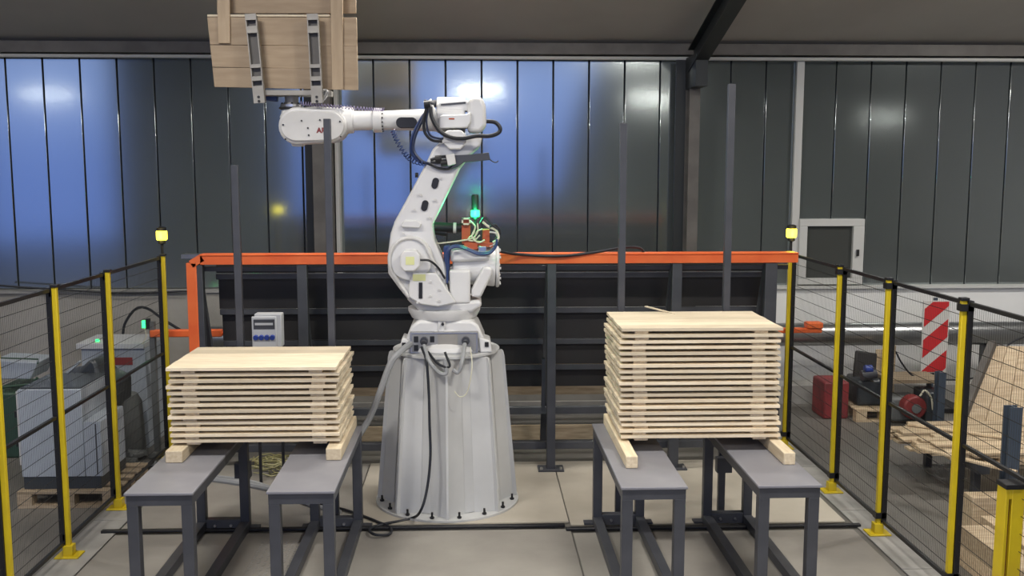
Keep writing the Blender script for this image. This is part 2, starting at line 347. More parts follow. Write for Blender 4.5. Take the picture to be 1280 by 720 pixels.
# ================================================================ BENCHES
def bench(x0, x1, label, pole_x, pole_z, polelabel):
    y0, y1, H = 6.04, 7.60, .82
    t = thing('steel_bench', ((x0+x1)/2, (y0+y1)/2, .013), label, 'bench', None)
    bx('tabletop', (x0-.01, y0-.012, H-.018), (x1+.01, y1, H), 'benchtop', t, bevel=.004)
    MB().box((x0, y0, H-.085), (x1, y0+.05, H-.018)).box((x0, y1-.05, H-.085), (x1, y1, H-.018)).box((x0, y0+.05, H-.085), (x0+.05, y1-.05, H-.018)).box((x1-.05, y0+.05, H-.085), (x1, y1-.05, H-.018)).build('top_frame', 'darksteel', t)
    for x in (x0, x1-.07):
        for y in (y0, y1-.07): bx('leg', (x, y, .014), (x+.07, y+.07, H-.085), 'darksteel', t, bevel=.004)
        bx('floor_rail', (x, y0+.07, .014), (x+.07, y1-.07, .084), 'darksteel', t, bevel=.004)
    c = bx('cross_rail', (x0+.07, y1-.07, .014), (x1-.07, y1, .10), 'darksteel', t, bevel=.004)
    for i in (.35, .65):
        MB().cyl((x0+(x1-x0)*i, y1-.085, .055), (x0+(x1-x0)*i, y1-.07, .055), .011, n=8).build('bolt', 'steel', c)
    for x in (x0-.03, x1+.03):
        bx('foot_plate', (x-.04, y1-.06, .014), (x+.04, y1+.02, .028), 'darksteel', t)
    p = bx('stop_pole', (pole_x-.027, 7.69, .018), (pole_x+.027, 7.74, pole_z), 'darksteel', t, bevel=.004)
    bx('tie_plate', (pole_x-.06, 7.62, .40), (pole_x+.06, 7.69, .52), 'darksteel', t)
    return t
bench(-2.17, -1.765, 'grey-topped steel bench, leftmost of the four', -1.83, 2.84, '')
bench(-1.295, -.89, 'grey-topped steel bench just left of the robot pedestal', -1.12, 3.19, '')
bench(.925, 1.33, 'grey-topped steel bench just right of the robot pedestal', 1.15, 3.16, '')
bench(1.80, 2.19, 'grey-topped steel bench, rightmost of the four, by the right fence', 1.985, 3.46, '')

# bearers
def bearer(x0, x1, y0, label, rot=0, h=.085):
    o = MB().box((x0, y0, .8205), (x1, 7.59, .82+h)).build('timber_bearer', 'pine_y', bevel=.006)
    o.rotation_euler.z = rot; return tag(o, label, 'timber beam')
bearer(-2.115, -2.00, 6.66, 'square pine bearer under the left end of the shorter stack')
bearer(-1.03, -.925, 6.68, 'square pine bearer under the right end of the shorter stack')
bearer(1.005, 1.085, 6.42, 'square pine bearer under the left end of the taller stack')
bearer(2.085, 2.165, 6.46, 'square pine bearer under the right end of the taller stack')

# pallet decks
ORD = ['top', 'second', 'third', 'fourth', 'fifth', 'sixth', 'seventh', 'eighth', 'ninth', 'tenth', 'eleventh', 'twelfth', 'thirteenth', 'fourteenth', 'fifteenth', 'sixteenth', 'seventeenth', 'eighteenth', 'bottom']
PKH = .0424
def plank_mesh(nm, sx, sy, sz, m):
    o = MB().box((0, 0, 0), (sx, sy, sz)).build(nm, m, bevel=.0015, seg=1); bpy.data.objects.remove(o)
    return bpy.data.meshes[-1]
def new_obj(nm, me, parent, loc, dim=None):
    o = bpy.data.objects.new(nm, me); COL.objects.link(o); o.parent = parent; o.location = loc; return o
def boxmesh(nm, sx, sy, sz, m):
    me = bpy.data.meshes.new(nm); x, y, z = sx/2, sy/2, sz/2
    me.from_pydata([(-x,-y,-z),(x,-y,-z),(x,y,-z),(-x,y,-z),(-x,-y,z),(x,-y,z),(x,y,z),(-x,y,z)], [], [(0,3,2,1),(4,5,6,7),(0,1,5,4),(1,2,6,5),(2,3,7,6),(3,0,4,7)])
    me.materials.append(M[m]); return me
def stack(n, xl, W_, D, which, top_mesh):
    widths = [.145, .125, .15, .12, .14, .14]; tot = sum(widths); g = .002
    pms = [boxmesh('plank', W_, w_*D/tot-g, .0212, 'pine') for w_ in widths]
    bms = boxmesh('batten', .095, D-.05, .0208, 'pine_y')
    for i in range(n):
        z = .9055 + (n-1-i)*PKH
        jx, jy = random.uniform(-.014, .014), random.uniform(-.009, .009)
        word = ORD[i] if i < n-1 else 'bottom'
        t = thing('pallet_deck', (xl+W_/2+jx, 6.78+D/2+jy, z), f'pale pine board deck, {word} in the {which} stack'.replace('bottom in', 'at the bottom of').replace('top in', 'on top of'), 'pallet deck', f'pine decks in the {which} stack')
        if which[0] == 's' and i == n-1: pass
        t.rotation_euler.z = random.uniform(-.004, .004)
        y = -D/2
        for w_, me in zip(widths, pms):
            w2 = w_*D/tot
            new_obj('plank', me, t, (random.uniform(-.003, .003), y+w2/2, .0317+random.uniform(-.0003, .0003))); y += w2
        for sx in (-1, 1): new_obj('batten', bms, t, (sx*(W_/2-.145), random.uniform(-.004, .004), .0105))
stack(13, -2.115, 1.165, .80, 'shorter left', None)
stack(19, 1.012, 1.135, .80, 'taller right', None)
# thin splinter strip lying on the tall stack
zt = .9055+19*PKH
tag(MB().bar(at(807, 383, 7.70), at(850, 394, 7.42), .026, .008).build('wood_strip', 'pine'), 'thin pine lath leaning up behind the top of the taller stack', 'lath')

# ================================================================ FENCES
def fence(x, ys, side, label, pole=False):
    t = thing('safety_fence', (x, (ys[0]+ys[-1])/2, .014), label, 'fence')
    s = side                          # outward direction
    xo = x + s*.035
    for i, y in enumerate(ys):
        p = bx('post', (x-.018, y-.018, .03), (x+.016, y+.018, 1.985), 'yellow', t, bevel=.004)
        bx('cap', (x-.026, y-.026, 1.985), (x+.026, y+.026, 2.005), 'black', p, bevel=.003)
        b = MB().box((x-.085, y-.07, .0145), (x+.085, y+.07, .026)).box((x-.035, y-.035, .026), (x+.035, y+.035, .10)).build('base_plate', 'yellow', p, bevel=.003)
        MB().box((xo-.018, y-.030, .11), (xo+.018, y+.030, 1.985)).build('panel_upright', 'black', t)
        for z in (.16, 1.94):
            bx('clamp', (x-.03, y-.03, z-.02), (xo+.02, y+.03, z+.025), 'black', p)
    for a, b in zip(ys[:-1], ys[1:]):
        for z, r in ((1.965, .026), (1.05, .022), (.115, .026)):
            bx('rail', (xo-.012, a+.03, z-r/2), (xo+.012, b-.03, z+r/2), 'black', t)
        m = MB(); r = .0013
        def wire(p, q, r):
            p, q = Vector(p), Vector(q); d = (q-p).normalized()
            u = Vector((1, 0, 0)); v = d.cross(u)
            vs = [e+(u*math.cos(k*2*PI/3)+v*math.sin(k*2*PI/3))*r for e in (p, q) for k in range(3)]
            m.add(vs, [(0,1,4,3),(1,2,5,4),(2,0,3,5)])
        z = .20
        while z < 1.93:
            wire((xo, a+.03, z), (xo, b-.03, z), .0026); z += .105
        y = a+.045
        while y < b-.03:
            wire((xo+.004, y, .12), (xo+.004, y, 1.96), .0009); y += .026
        m.build('wire_mesh', 'wire', t, kind='stuff')
    return t
fence(-2.96, [4.3, 5.25, 6.16, 7.06, 8.08, 9.52], -1, 'yellow-posted black mesh safety fence on the left side')
fence(3.10, [4.2, 5.1, 6.13, 7.28, 8.28, 9.62], 1, 'yellow-posted black mesh safety fence on the right side')
for x, y, side in ((-2.965, 9.52, 'left'), (3.105, 9.62, 'right')):
    t = thing('beacon_lamp', (x, y, 2.005), f'glowing yellow warning beacon on the far {side} fence post', 'beacon')
    MB().lathe((x, y, 2.005), [(.012, .0), (.012, .09), (.035, .10), (.035, .13)], 16).build('base', 'black', t, smooth=True)
    MB().lathe((x, y, 2.135), [(.040, 0), (.050, .01), (.050, .085), (.044, .09)], 20).build('lens', 'lampy', t, smooth=True)
    MB().lathe((x, y, 2.225), [(.045, 0), (.045, .03), (.02, .04)], 16).build('cap', 'black', t, smooth=True)
    pl = bpy.data.lights.new('beacon_light', 'POINT'); pl.energy = 1.6; pl.color = (1, .75, .1); pl.shadow_soft_size = .05
    po = bpy.data.objects.new('beacon_light', pl); COL.objects.link(po); po.parent = t; po.location = (0, -.08, .17)
# yellow slotted column, front right
q = at(1262, 640, 5.45); x = q.x
t = thing('light_curtain_column', (x, 5.45, 0.012), 'short thick yellow slotted column in front of the right fence', 'column')
MB().box((x-.055, 5.40, .013), (x-.035, 5.5, .99)).box((x-.018, 5.40, .013), (x+.055, 5.5, .99)).box((x-.036, 5.44, .013), (x-.017, 5.5, .99)).box((x-.036, 5.40, .93), (x-.017, 5.44, .99)).build('housing', 'yellow', t, bevel=.003)
bx('slot', (x-.034, 5.425, .05), (x-.019, 5.438, .93), 'reddk', t)
bx('cap', (x-.06, 5.395, .99), (x+.06, 5.505, 1.02), 'black', t, bevel=.004)
bx('base_plate', (x-.1, 5.35, .0125), (x+.1, 5.55, .025), 'yellow', t)

# ================================================================ PEDESTAL
PX, PY, PH = -.242, 8.22, 1.325
t = thing('robot_pedestal', (PX, PY, .016), 'tapered light grey steel pedestal with ribs under the robot', 'pedestal')
n = 16
def cone(r0, r1, z0, z1, n, ph=0):
    m = MB(); vs = [(PX+r0*math.cos(2*PI*k/n+ph), PY+r0*math.sin(2*PI*k/n+ph), z0) for k in range(n)] + [(PX+r1*math.cos(2*PI*k/n+ph), PY+r1*math.sin(2*PI*k/n+ph), z1) for k in range(n)]
    return m.add(vs, [tuple(range(n))[::-1], tuple(range(n, 2*n))] + [(k, (k+1) % n, n+(k+1) % n, n+k) for k in range(n)])
cone(.475, .385, .04, PH-.02, 16, PI/16).build('shell', 'pedgrey', t)
MB().lathe((PX, PY, 0), [(.605, .017), (.605, .034), (.50, .036)], 48).build('base_flange', 'pedgrey', t)
MB().lathe((PX, PY, 0), [(.44, PH-.022), (.445, PH-.018), (.445, PH), (.43, PH+.002)], 40).build('top_plate', 'pedgrey', t)
for k in range(8):
    a = -PI/2 + k*PI/4 + .03; c, s = math.cos(a), math.sin(a); px_, py_ = -s, c
    m = MB(); prof = [(.40, .036), (.590, .036), (.590, .085), (.488, PH-.075), (.478, PH-.035), (.462, PH-.024), (.34, PH-.024)]; th = .009
    vs = [(PX+r*c+sg*px_*th, PY+r*s+sg*py_*th, z) for sg in (-1, 1) for r, z in prof]; nn = len(prof)
    m.add(vs, [tuple(range(nn)), tuple(range(2*nn-1, nn-1, -1))] + [(i, nn+i, nn+(i+1) % nn, (i+1) % nn) for i in range(nn)])
    # side faces that close each rib back to the shell
    for sg in (-1, 1):
        b = a + sg*.30
        m.add([(PX+.565*c, PY+.565*s, .036), (PX+.47*math.cos(b), PY+.47*math.sin(b), .036), (PX+.385*math.cos(b), PY+.385*math.sin(b), PH-.024), (PX+.470*c, PY+.470*s, PH-.024)], [(0, 1, 2, 3)])
    m.build('rib', 'pedgrey', t)
for k in range(16):
    a = -PI/2 + (k+.5)*PI/8; x, y = PX+.558*math.cos(a), PY+.558*math.sin(a)
    MB().cyl((x, y, .036), (x, y, .05), .018, n=6).cyl((x, y, .05), (x, y, .085), .009, n=8).build('anchor_bolt', 'black', t)

# ================================================================ ROBOT
def poly(pts, Y): return [(lambda v: (v.x, v.z))(at(a, b, Y)) for a, b in pts]
def disc(cx, cy, r, Y, n=28, a0=0, a1=2*PI):   # picture circle -> xz polygon
    c = at(cx, cy, Y); R_ = r*Y/FOC
    return [(c.x+R_*math.cos(a0+(a1-a0)*i/n), c.z+R_*math.sin(a0+(a1-a0)*i/n)) for i in range(n)]
def P3(px, py, Y): return at(px, py, Y)
R = thing('industrial_robot', (PX, PY, PH), 'white six-axis robot arm on the grey pedestal holding a wooden deck', 'robot')
# base casting
base = MB().lathe((PX, PY, PH), [(.36, .003), (.37, .02), (.36, .05), (.28, .09), (.27, .17), (.25, .19)], 36).build('base', 'white', R, smooth=True)
MB().prism(poly([(506, 440), (507, 424), (514, 407), (523, 400), (590, 400), (598, 406), (606, 424), (608, 440)], 8.0), 7.975, 8.42).build('base_block', 'white', base, bevel=.025, seg=3)
for sx in (-1, 1):
    MB().prism([(PX+sx*.33-.05, PH+.002), (PX+sx*.33+.05, PH+.002), (PX+sx*.32+.045, PH+.10), (PX+sx*.31-.04, PH+.13)], 7.95, 8.2).build('mounting_lug', 'white', base, bevel=.012)
    bx('lug_bolt', (PX+sx*.335-.016, 7.94, PH+.05), (PX+sx*.335+.016, 7.952, PH+.09), 'black', base, bevel=.003)
pl = MB().box((PX-.285, 7.925, PH+.005), (PX+.265, 7.975, PH+.178)).build('connector_panel', 'panelgrey', R, bevel=.004)
pf = 7.925
MB().box((PX-.28, pf-.004, PH+.165), (PX+.26, pf, PH+.172)).box((PX-.28, pf-.004, PH+.008), (PX+.26, pf, PH+.014)).box((PX-.28, pf-.004, PH+.014), (PX-.272, pf, PH+.165)).box((PX+.252, pf-.004, PH+.014), (PX+.26, pf, PH+.165)).build('panel_border', 'steel', pl)
for x, z, w_, h in ((-.235, .12, .035, .05), (-.105, .12, .035, .05), (-.235, .05, .035, .05), (-.105, .05, .02, .02)):
    bx('socket', (PX+x-w_/2, pf-.006, PH+z-h/2), (PX+x+w_/2, pf, PH+z+h/2), 'black', pl, bevel=.003)
bx('blank_plate', (PX-.06, pf-.005, PH+.025), (PX+.10, pf, PH+.16), 'grip', pl)
for x in (-.17, .165): MB().cyl((PX+x, pf, PH+.11), (PX+x, pf-.05, PH+.11), .032, n=16).cyl((PX+x, pf-.05, PH+.11), (PX+x, pf-.07, PH+.10), .022, n=12).build('round_connector', 'darksteel', pl, smooth=True)
# swivel
MB().lathe((PX-.015, PY, PH), [(.225, .19), (.235, .20), (.24, .235), (.235, .25), (.27, .262), (.30, .32), (.30, .345), (.20, .35)], 40).build('turntable', 'white', R, smooth=True)
bx('limit_stop', (PX-.06, 7.96, PH+.155), (PX+.0, 8.0, PH+.27), 'white', R, bevel=.01)
MB().cyl((PX-.02, 7.955, PH+.24), (PX-.02, 7.93, PH+.24), .012, n=10).build('stop_pin', 'black', R)
# shoulder casting: front cheek, back cheek, body
YF = 7.93
cheek = [(511, 357), (516, 341), (546, 341), (558, 360), (570, 378), (548, 383), (526, 380), (511, 371)]
ck = MB().prism(poly(cheek, YF), YF-.03, YF+.05).build('front_cheek', 'white', R, bevel=.012, seg=3)
MB().prism(poly([(513, 345), (556, 345), (566, 376), (600, 373), (603, 380), (590, 389), (526, 388), (509, 372)], 8.1), YF+.06, 8.48).build('shoulder_body', 'white', R, bevel=.03, seg=3)
MB().prism(poly(disc(0, 0, 1, 1), 1) if False else [(p.x, p.z) for p in [at(523.5, 353+i, YF-.03) for i in (0,)]] + [(at(528, 353, YF-.03).x, at(528, 353, YF-.03).z), (at(528, 373, YF-.03).x, at(528, 373, YF-.03).z), (at(523.5, 373, YF-.03).x, at(523.5, 373, YF-.03).z)], YF-.038, YF-.028).build('vent_slot', 'black', ck)
for a, b in ((538, 352), (538, 370), (549, 362), (549, 376), (522, 378)):
    c = at(a, b, YF-.03); MB().cyl((c.x, YF-.03, c.z), (c.x, YF-.04, c.z), .010, n=8).build('cheek_bolt', 'offwhite', ck)
c0, c1 = at(516, 343, YF-.03), at(532, 351, YF-.03)
bx('warning_label', (c0.x, YF-.033, c1.z), (c1.x, YF-.0295, c0.z), 'labely', ck, label='pale yellow warning label')
# right side: motor column and big cylinder (balancer / axis 3 drive)
MB().prism(poly([(561, 337), (588, 337), (588, 379), (563, 379)], 8.02), 7.98, 8.3).build('side_column', 'white', R, bevel=.02, seg=3)
cc = at(0, 334, 8.22).z
xl, xr = at(566, 334, 8.22).x, at(624, 334, 8.22).x
body = MB().cyl((xl, 8.22, cc+.005), (xr-.03, 8.22, cc-.01), .15, .165, n=36).cyl((xr-.03, 8.22, cc-.01), (xr, 8.22, cc-.01), .175, .17, n=36).build('balancing_cylinder', 'white', R, smooth=True, bevel=.012)
for k in range(10):
    a = 2*PI*k/10; MB().cyl((xr, 8.22+.145*math.cos(a), cc-.01+.145*math.sin(a)), (xr+.012, 8.22+.145*math.cos(a), cc-.01+.145*math.sin(a)), .011, n=6).build('cylinder_bolt', 'offwhite', body)
MB().prism(poly([(589, 362), (604, 333), (614, 334), (616, 341), (601, 372), (589, 371)], 8.02), 8.0, 8.12).build('cylinder_strut', 'white', R, bevel=.02, seg=3)
MB().prism(poly([(563, 312), (580, 308), (600, 316), (612, 316), (612, 326), (563, 328)], 8.02), 8.02, 8.2).build('cylinder_cover', 'white', R, bevel=.025, seg=3)
# lower arm
LY = 7.98
arm = [(484, 322), (488, 292), (493, 277), (531, 207), (541, 186), (556, 172), (604, 168), (600, 184), (589, 193), (575, 211), (541, 281), (543, 300), (556, 330), (560, 345), (556, 365), (544, 378), (514, 380), (498, 360), (485, 342)]
la = MB().prism(poly(arm, LY), LY, LY+.30).build('lower_arm', 'white', R, bevel=.022, seg=3)
MB().prism(disc(513, 323, 28, LY-.03), LY-.05, LY+.01).build('shoulder_disc', 'white', la, bevel=.014, seg=3)
ring = smoothpath([at(a, b, LY-.055) for a, b in ((512, 372), (498, 352), (489, 338), (487, 322), (492, 308), (503, 299), (518, 298), (530, 305), (537, 318), (543, 330), (549, 343))], 6)
MB().tube(ring, .014, 8).build('rim', 'offwhite', la, smooth=True)
mc = MB().prism(poly([(501, 318), (506, 312), (521, 312), (526, 318), (526, 331), (519, 338), (506, 338), (501, 332)], LY-.08), LY-.17, LY-.04).build('motor_cover', 'white', la, bevel=.012, seg=3)
c0, c1 = at(507, 321, LY-.17), at(518, 331, LY-.17)
bx('motor_label', (c0.x, LY-.173, c1.z), (c1.x, LY-.1695, c0.z), 'labely', la, label='pale yellow sticker on the motor cover')
for a, b in ((544, 229), (531, 257)):   # black oval openings
    c = at(a, b, LY); pts = []
    for i in range(24):
        th = 2*PI*i/24; x = .026*math.cos(th); z = .026*math.sin(th) + (.018 if math.sin(th) > 0 else -.018); r = -.25
        pts.append((c.x+x*math.cos(r)-z*math.sin(r), c.z+x*math.sin(r)+z*math.cos(r)))
    MB().prism(pts, LY-.012, LY+.01).build('oval_plug', 'black', la, bevel=.003)
for a, b in ((525, 243), (518, 262), (544, 250), (537, 272), (504, 292), (550, 222)):
    c = at(a, b, LY); MB().cyl((c.x, LY, c.z), (c.x, LY-.018, c.z), .011, n=10).build('arm_boss', 'offwhite', la, smooth=True)
MB().prism(poly([(501, 282), (506, 275), (522, 275), (527, 279), (525, 285), (503, 284)], LY-.01), LY-.04, LY+.01).build('arm_cover', 'white', la, bevel=.010, seg=3)
c = at(505, 220, LY); MB().cyl((at(519, 219, LY).x-.006, LY+.1, at(519, 219, LY).z), (at(522, 219, LY).x, LY+.1, at(519, 219, LY).z), .02, n=10).build('arm_fitting', 'black', la)
# elbow housing
EY = 8.22
ez = at(575, 144, EY).z
xa, xb = at(537, 144, EY).x, at(606, 144, EY).x
eh = MB().cyl((xa, EY, ez-.02), (xa+.06, EY, ez), .12, .145, n=32).cyl((xa+.06, EY, ez), (xb-.16, EY, ez), .145, n=32).build('elbow_housing', 'white', R, smooth=True, bevel=.01)
MB().prism(poly([(585, 126), (593, 121), (603, 123), (607, 133), (608, 158), (600, 166), (584, 165)], 8.1), 8.0, 8.42).build('elbow_end_cap', 'white', eh, bevel=.03, seg=3)
MB().prism(poly([(545, 131), (550, 126.5), (585, 124.5), (586, 138), (545, 139)], 8.03), 8.08, 8.3).build('elbow_top_cover', 'white', eh, bevel=.012)
MB().prism(poly([(549, 147), (552, 144), (583, 143), (588, 140), (589, 152), (584, 160), (549, 161)], 8.0), 7.96, 8.2).build('elbow_side_cover', 'white', eh, bevel=.010)
MB().prism(poly([(551, 130), (582, 127), (582, 129.5), (551, 132)], 8.06), 8.065, 8.09).build('cover_groove', 'darksteel', eh)
c0, c1 = at(561, 147.5, 7.96), at(568, 149.5, 7.96); bx('small_plate', (c0.x, 7.957, c1.z), (c1.x, 7.9605, c0.z), 'brown', eh)
MB().prism(poly([(554, 167), (560, 163), (577, 163), (582, 168), (581, 181), (576, 187), (562, 187), (555, 180)], 7.95), 7.90, 8.1).build('elbow_motor', 'white', R, bevel=.012, seg=3)
MB().prism(poly([(553, 175), (583, 174), (583, 178), (553, 179)], 7.95), 7.895, 8.05).build('motor_band', 'offwhite', R, bevel=.004)
# upper arm tube
def xz(px, py, Y=EY): v = at(px, py, Y); return v
def tubeseg(x0, x1, yc0, yc1, r0, r1, name, par, m='white', bv=.004):
    a, b = xz(x0, yc0), xz(x1, yc1); return MB().cyl(a, b, r0*EY/FOC, r1*EY/FOC, 32).build(name, m, par, smooth=True, bevel=bv)
ua = tubeseg(545, 476, 150, 150.5, 14, 11.5, 'upper_arm', R)
tubeseg(478, 467, 150.5, 150.5, 14.5, 15, 'arm_flange', ua)
tubeseg(468, 440, 150.5, 151, 11.5, 12, 'arm_tube', ua)
tubeseg(442, 428, 150.5, 150.5, 15.5, 17, 'wrist_flange', ua)
for k in range(8):
    a = PI*(k+.5)/8; p = xz(478, 150.5); MB().cyl(p+Vector((.0, -.09*math.sin(a), .09*math.cos(a))), p+Vector((.012, -.09*math.sin(a), .09*math.cos(a))), .006, n=6).build('flange_bolt', 'black', ua)
c = at(508.5, 153.5, 8.13)
MB().prism([(c.x+sx*.045+.04*math.cos(th), c.z+.043*math.sin(th)) for sx, th0 in ((1, -PI/2), (-1, PI/2)) for th in [th0+PI*i/8 for i in range(9)]], 8.095, 8.16).build('oval_cover', 'black', ua, bevel=.004)
# wrist
WY = 8.08
st = [(371+23.5*math.cos(t), 157-23.5*math.sin(t)) for t in [PI/2+PI*i/12 for i in range(13)]] + [(412+21*math.cos(t), 157-21*math.sin(t)) for t in [-PI/2+PI*i/12 for i in range(13)]]
st = [(a, b + (a-371)*0.0 ) for a, b in st]
wr_ = MB().prism(poly(st, WY), WY, WY+.26).build('wrist_housing', 'white', R, bevel=.022, seg=3)
MB().prism(poly([(372, 146), (379, 134), (396, 133), (430, 135), (432, 165), (410, 166)], WY+.05), WY+.04, WY+.24).build('wrist_yoke', 'white', wr_, bevel=.02, seg=3)
st2 = [(371+20.5*math.cos(t), 157.5-19*math.sin(t)) for t in [PI/2+PI*i/12 for i in range(13)]] + [(412+18.5*math.cos(t), 157.5-18*math.sin(t)) for t in [-PI/2+PI*i/12 for i in range(13)]]
wc = MB().prism(poly(st2, WY-.01), WY-.02, WY+.01).build('wrist_cover', 'offwhite', wr_, bevel=.008)
for a, b in ((354, 156), (357, 174), (377, 151), (385, 160), (386, 169), (400, 150), (425, 152), (426, 171)):
    c = at(a, b, WY-.02); MB().cyl((c.x, WY-.02, c.z), (c.x, WY-.03, c.z), .007, n=8).build('cover_screw', 'black', wr_)
fc_ = bpy.data.curves.new('lettering', 'FONT'); fc_.body = 'ABB'; fc_.size = .056; fc_.extrude = .0015; fc_.offset = .0026; fc_.space_character = 1.05
fo = bpy.data.objects.new('tmp', fc_); COL.objects.link(fo); bpy.context.view_layer.update()
lm = bpy.data.meshes.new_from_object(fo); bpy.data.objects.remove(fo)
lm.materials.clear(); lm.materials.append(M['reddk']); lo_ = bpy.data.objects.new('lettering', lm); COL.objects.link(lo_); lo_.parent = wr_
lo_.location = Vector((at(396.5, 166, WY).x, WY-.0215, at(398, 166, WY).z)) - WL[wr_.name]; lo_.rotation_euler = (PI/2, 0, 0); lo_['label'] = 'red lettering ABB'
MB().prism(poly([(362, 176), (380, 176), (377, 183), (365, 183)], WY+.05), WY+.05, WY+.2).build('wrist_lug', 'white', wr_, bevel=.01)
c0, c1 = at(380, 136, WY+.04), at(402, 144, WY+.04)
MB().prism(poly([(380, 136), (402, 134), (404, 138), (400, 144), (382, 145)], WY+.03), WY+.032, WY+.05).build('yoke_recess', 'offwhite', wr_, bevel=.004)
# tool flange (axis vertical)
fc = at(365, 140, WY+.13)
z0 = fc.z; x0 = fc.x; y0 = WY+.13
fz = lambda py: at(365, py, y0).z
MB().lathe((x0, y0, 0), [(.10, fz(147)), (.085, fz(142)), (.08, fz(137))], 32).build('wrist_neck', 'white', wr_, smooth=True)
tf = MB().lathe((x0, y0, 0), [(.095, fz(137)), (.103, fz(136)), (.103, fz(134.3)), (.098, fz(134))], 32).build('tool_flange', 'black', R, smooth=True)
MB().lathe((x0, y0, 0), [(.092, fz(134)), (.092, fz(131)), (.085, fz(130.5))], 32).build('flange_ring', 'steel', tf, smooth=True)
for k in range(8):
    a = 2*PI*k/8+.2; MB().cyl((x0+.075*math.cos(a), y0+.075*math.sin(a), fz(131)), (x0+.075*math.cos(a), y0+.075*math.sin(a), fz(128.5)), .009, n=8).build('flange_screw', 'black', tf)
# gripper
gy = WY+.02
gr = MB().cyl((x0, y0, fz(131)), (x0, y0, fz(117)), .055, n=20).build('gripper_adapter', 'grip', R, smooth=True)
MB().prism(poly([(326, 113), (413, 113), (413, 119.5), (326, 119.5)], gy), gy-.03, gy+.16).build('gripper_crossbar', 'grip', gr, bevel=.004)
def fork(ax, bx_, nm):
    # channel standing from the crossbar, leaning slightly, facing the camera
    t0, t1 = ax, bx_
    p, q_ = at(t0, 128, gy-.05), at(t1, 20, gy-.05)
    d = (q_-p).normalized(); r = Vector((0, 1, 0)).cross(d).normalized()*.040
    m = MB()
    m.bar(p-r+Vector((0, .0, 0)), q_-r, .05, .008, up=tuple(r)); m.bar(p+r, q_+r, .05, .008, up=tuple(r))
    m.build('fork_flange', 'grip', gr)
    MB().bar(p+Vector((0, .022, 0)), q_+Vector((0, .022, 0)), .006, .072, up=tuple(r)).build('fork_web', 'darksteel' if False else 'column', gr)
    for f0, f1 in ((-.01, .19), (.25, .42 if False else .30), (.40, .44), (.80, .88), (.95, 1.02)):
        a, b = p.lerp(q_, f0), p.lerp(q_, f1)
        MB().bar(a-Vector((0, .028, 0)), b-Vector((0, .028, 0)), .006, .086, up=tuple(r)).build('fork_plate', 'grip', gr)
    for f in (.01, .06):
        a = p.lerp(q_, f); MB().cyl(a-Vector((0, .03, 0)), a-Vector((0, .036, 0)), .011, n=10).build('fork_bolt', 'black', gr)
fork(325, 314, 'l'); fork(397, 391, 'r')
MB().tube(smoothpath([at(a, b, gy-.04) for a, b in ((395, 118), (404, 113), (409, 114), (406, 122), (400, 127))]), .012).build('air_fitting', 'steel', gr, smooth=True)
c0 = at(345, 121, gy+.1); MB().obox((c0.x-.07, gy+.12, c0.z), (.16, .08, .06), (0, .1, 0)).build('valve_block', 'cableblue', gr, bevel=.01)
# held wooden deck
hy = gy + .01
HD = thing('pallet_deck', at(355, 110, hy), 'wide pallet deck of tan boards held up by the robot gripper', 'pallet deck')
def quad(name, pts, y, th, m, lean=0):
    A = [at(a, b, y) for a, b in pts]; mb = MB()
    vs = [p+Vector((0, lean*(p.z-3.4), 0)) for p in A]; vs += [v+Vector((0, th, 0)) for v in vs]
    mb.add(vs, [(0,1,2,3),(7,6,5,4),(0,4,5,1),(1,5,6,2),(2,6,7,3),(3,7,4,0)])
    return mb.build(name, m, HD, bevel=.002, seg=1)
ed = lambda y: 258.5 + (y-17.5)*(268-258.5)/91.5
ly = [21, 56, 84, 109]
quad('lit_edge_strip', [(259, 18), (412, 18), (412, 20.8), (259, 20.8)], hy+.025, .03, 'pine')  # pale wood stands in for light on the deck's top edge
for i in range(3):
    a, b = ly[i]+.35, ly[i+1]-.35
    quad('plank', [(ed(a), a), (445.6+(a-17)*.022, a+.02*a), (445.6+(b-17)*.022, b+(b/109)*4), (ed(b), b)], hy+.03, .022, 'formply')
for i, (a, b) in enumerate(((-62, -40), (-39.4, -20), (-19.4, -1), (-.4, 16.6))):
    quad('plank', [(271, a), (445, a), (445, b), (271, b)], hy+.10, .022, 'formply')
quad('batten', [(270.5, -62), (286.5, -62), (287.5, 54), (272.5, 54)], hy+.078-.07, .019, 'formbat')
quad('batten', [(412, -62), (428, -62), (429, 112), (415, 112)], hy+.078-.07, .019, 'formbat')
# dress: stack light, valve blocks, hoses
G = thing('signal_tower', at(594, 300, 8.25), 'black signal tower glowing green on top of the robot shoulder', 'signal light')
c = at(594, 272, 8.25); gx = c.x
def gz(py): return at(594, py, 8.25).z
MB().lathe((gx, 8.25, 0), [(.010, gz(306)), (.010, gz(275)), (.030, gz(274)), (.030, gz(271))], 16).build('stem', 'black', G, smooth=True)
MB().lathe((gx, 8.25, 0), [(.032, gz(271)), (.038, gz(269)), (.036, gz(263.5)), (.030, gz(262.5))], 20).build('green_lens', 'lampg', G, smooth=True, label='lit green lens')
MB().lathe((gx, 8.25, 0), [(.030, gz(262.5)), (.031, gz(246)), (.026, gz(243.5)), (.012, gz(243))], 20).build('dark_modules', 'black', G, smooth=True)
pl = bpy.data.lights.new('green_light', 'POINT'); pl.energy = 7.0; pl.color = (.03, 1, .32); pl.shadow_soft_size = .04
po = bpy.data.objects.new('green_light', pl); COL.objects.link(po); po.parent = G; po.location = Vector((gx, 8.17, gz(267)))-WL[G.name]
vb = thing('valve_manifold', at(590, 310, 8.2), 'cluster of rust-orange valves and cream hoses on the robot shoulder', 'valves')
def pbox(a, b, c_, d_, y0_, y1_, m, nm, par=vb, bv=.004): return MB().prism(poly([(a, b), (c_, b), (c_, d_), (a, d_)], y0_), y0_, y1_).build(nm, m, par, bevel=bv)
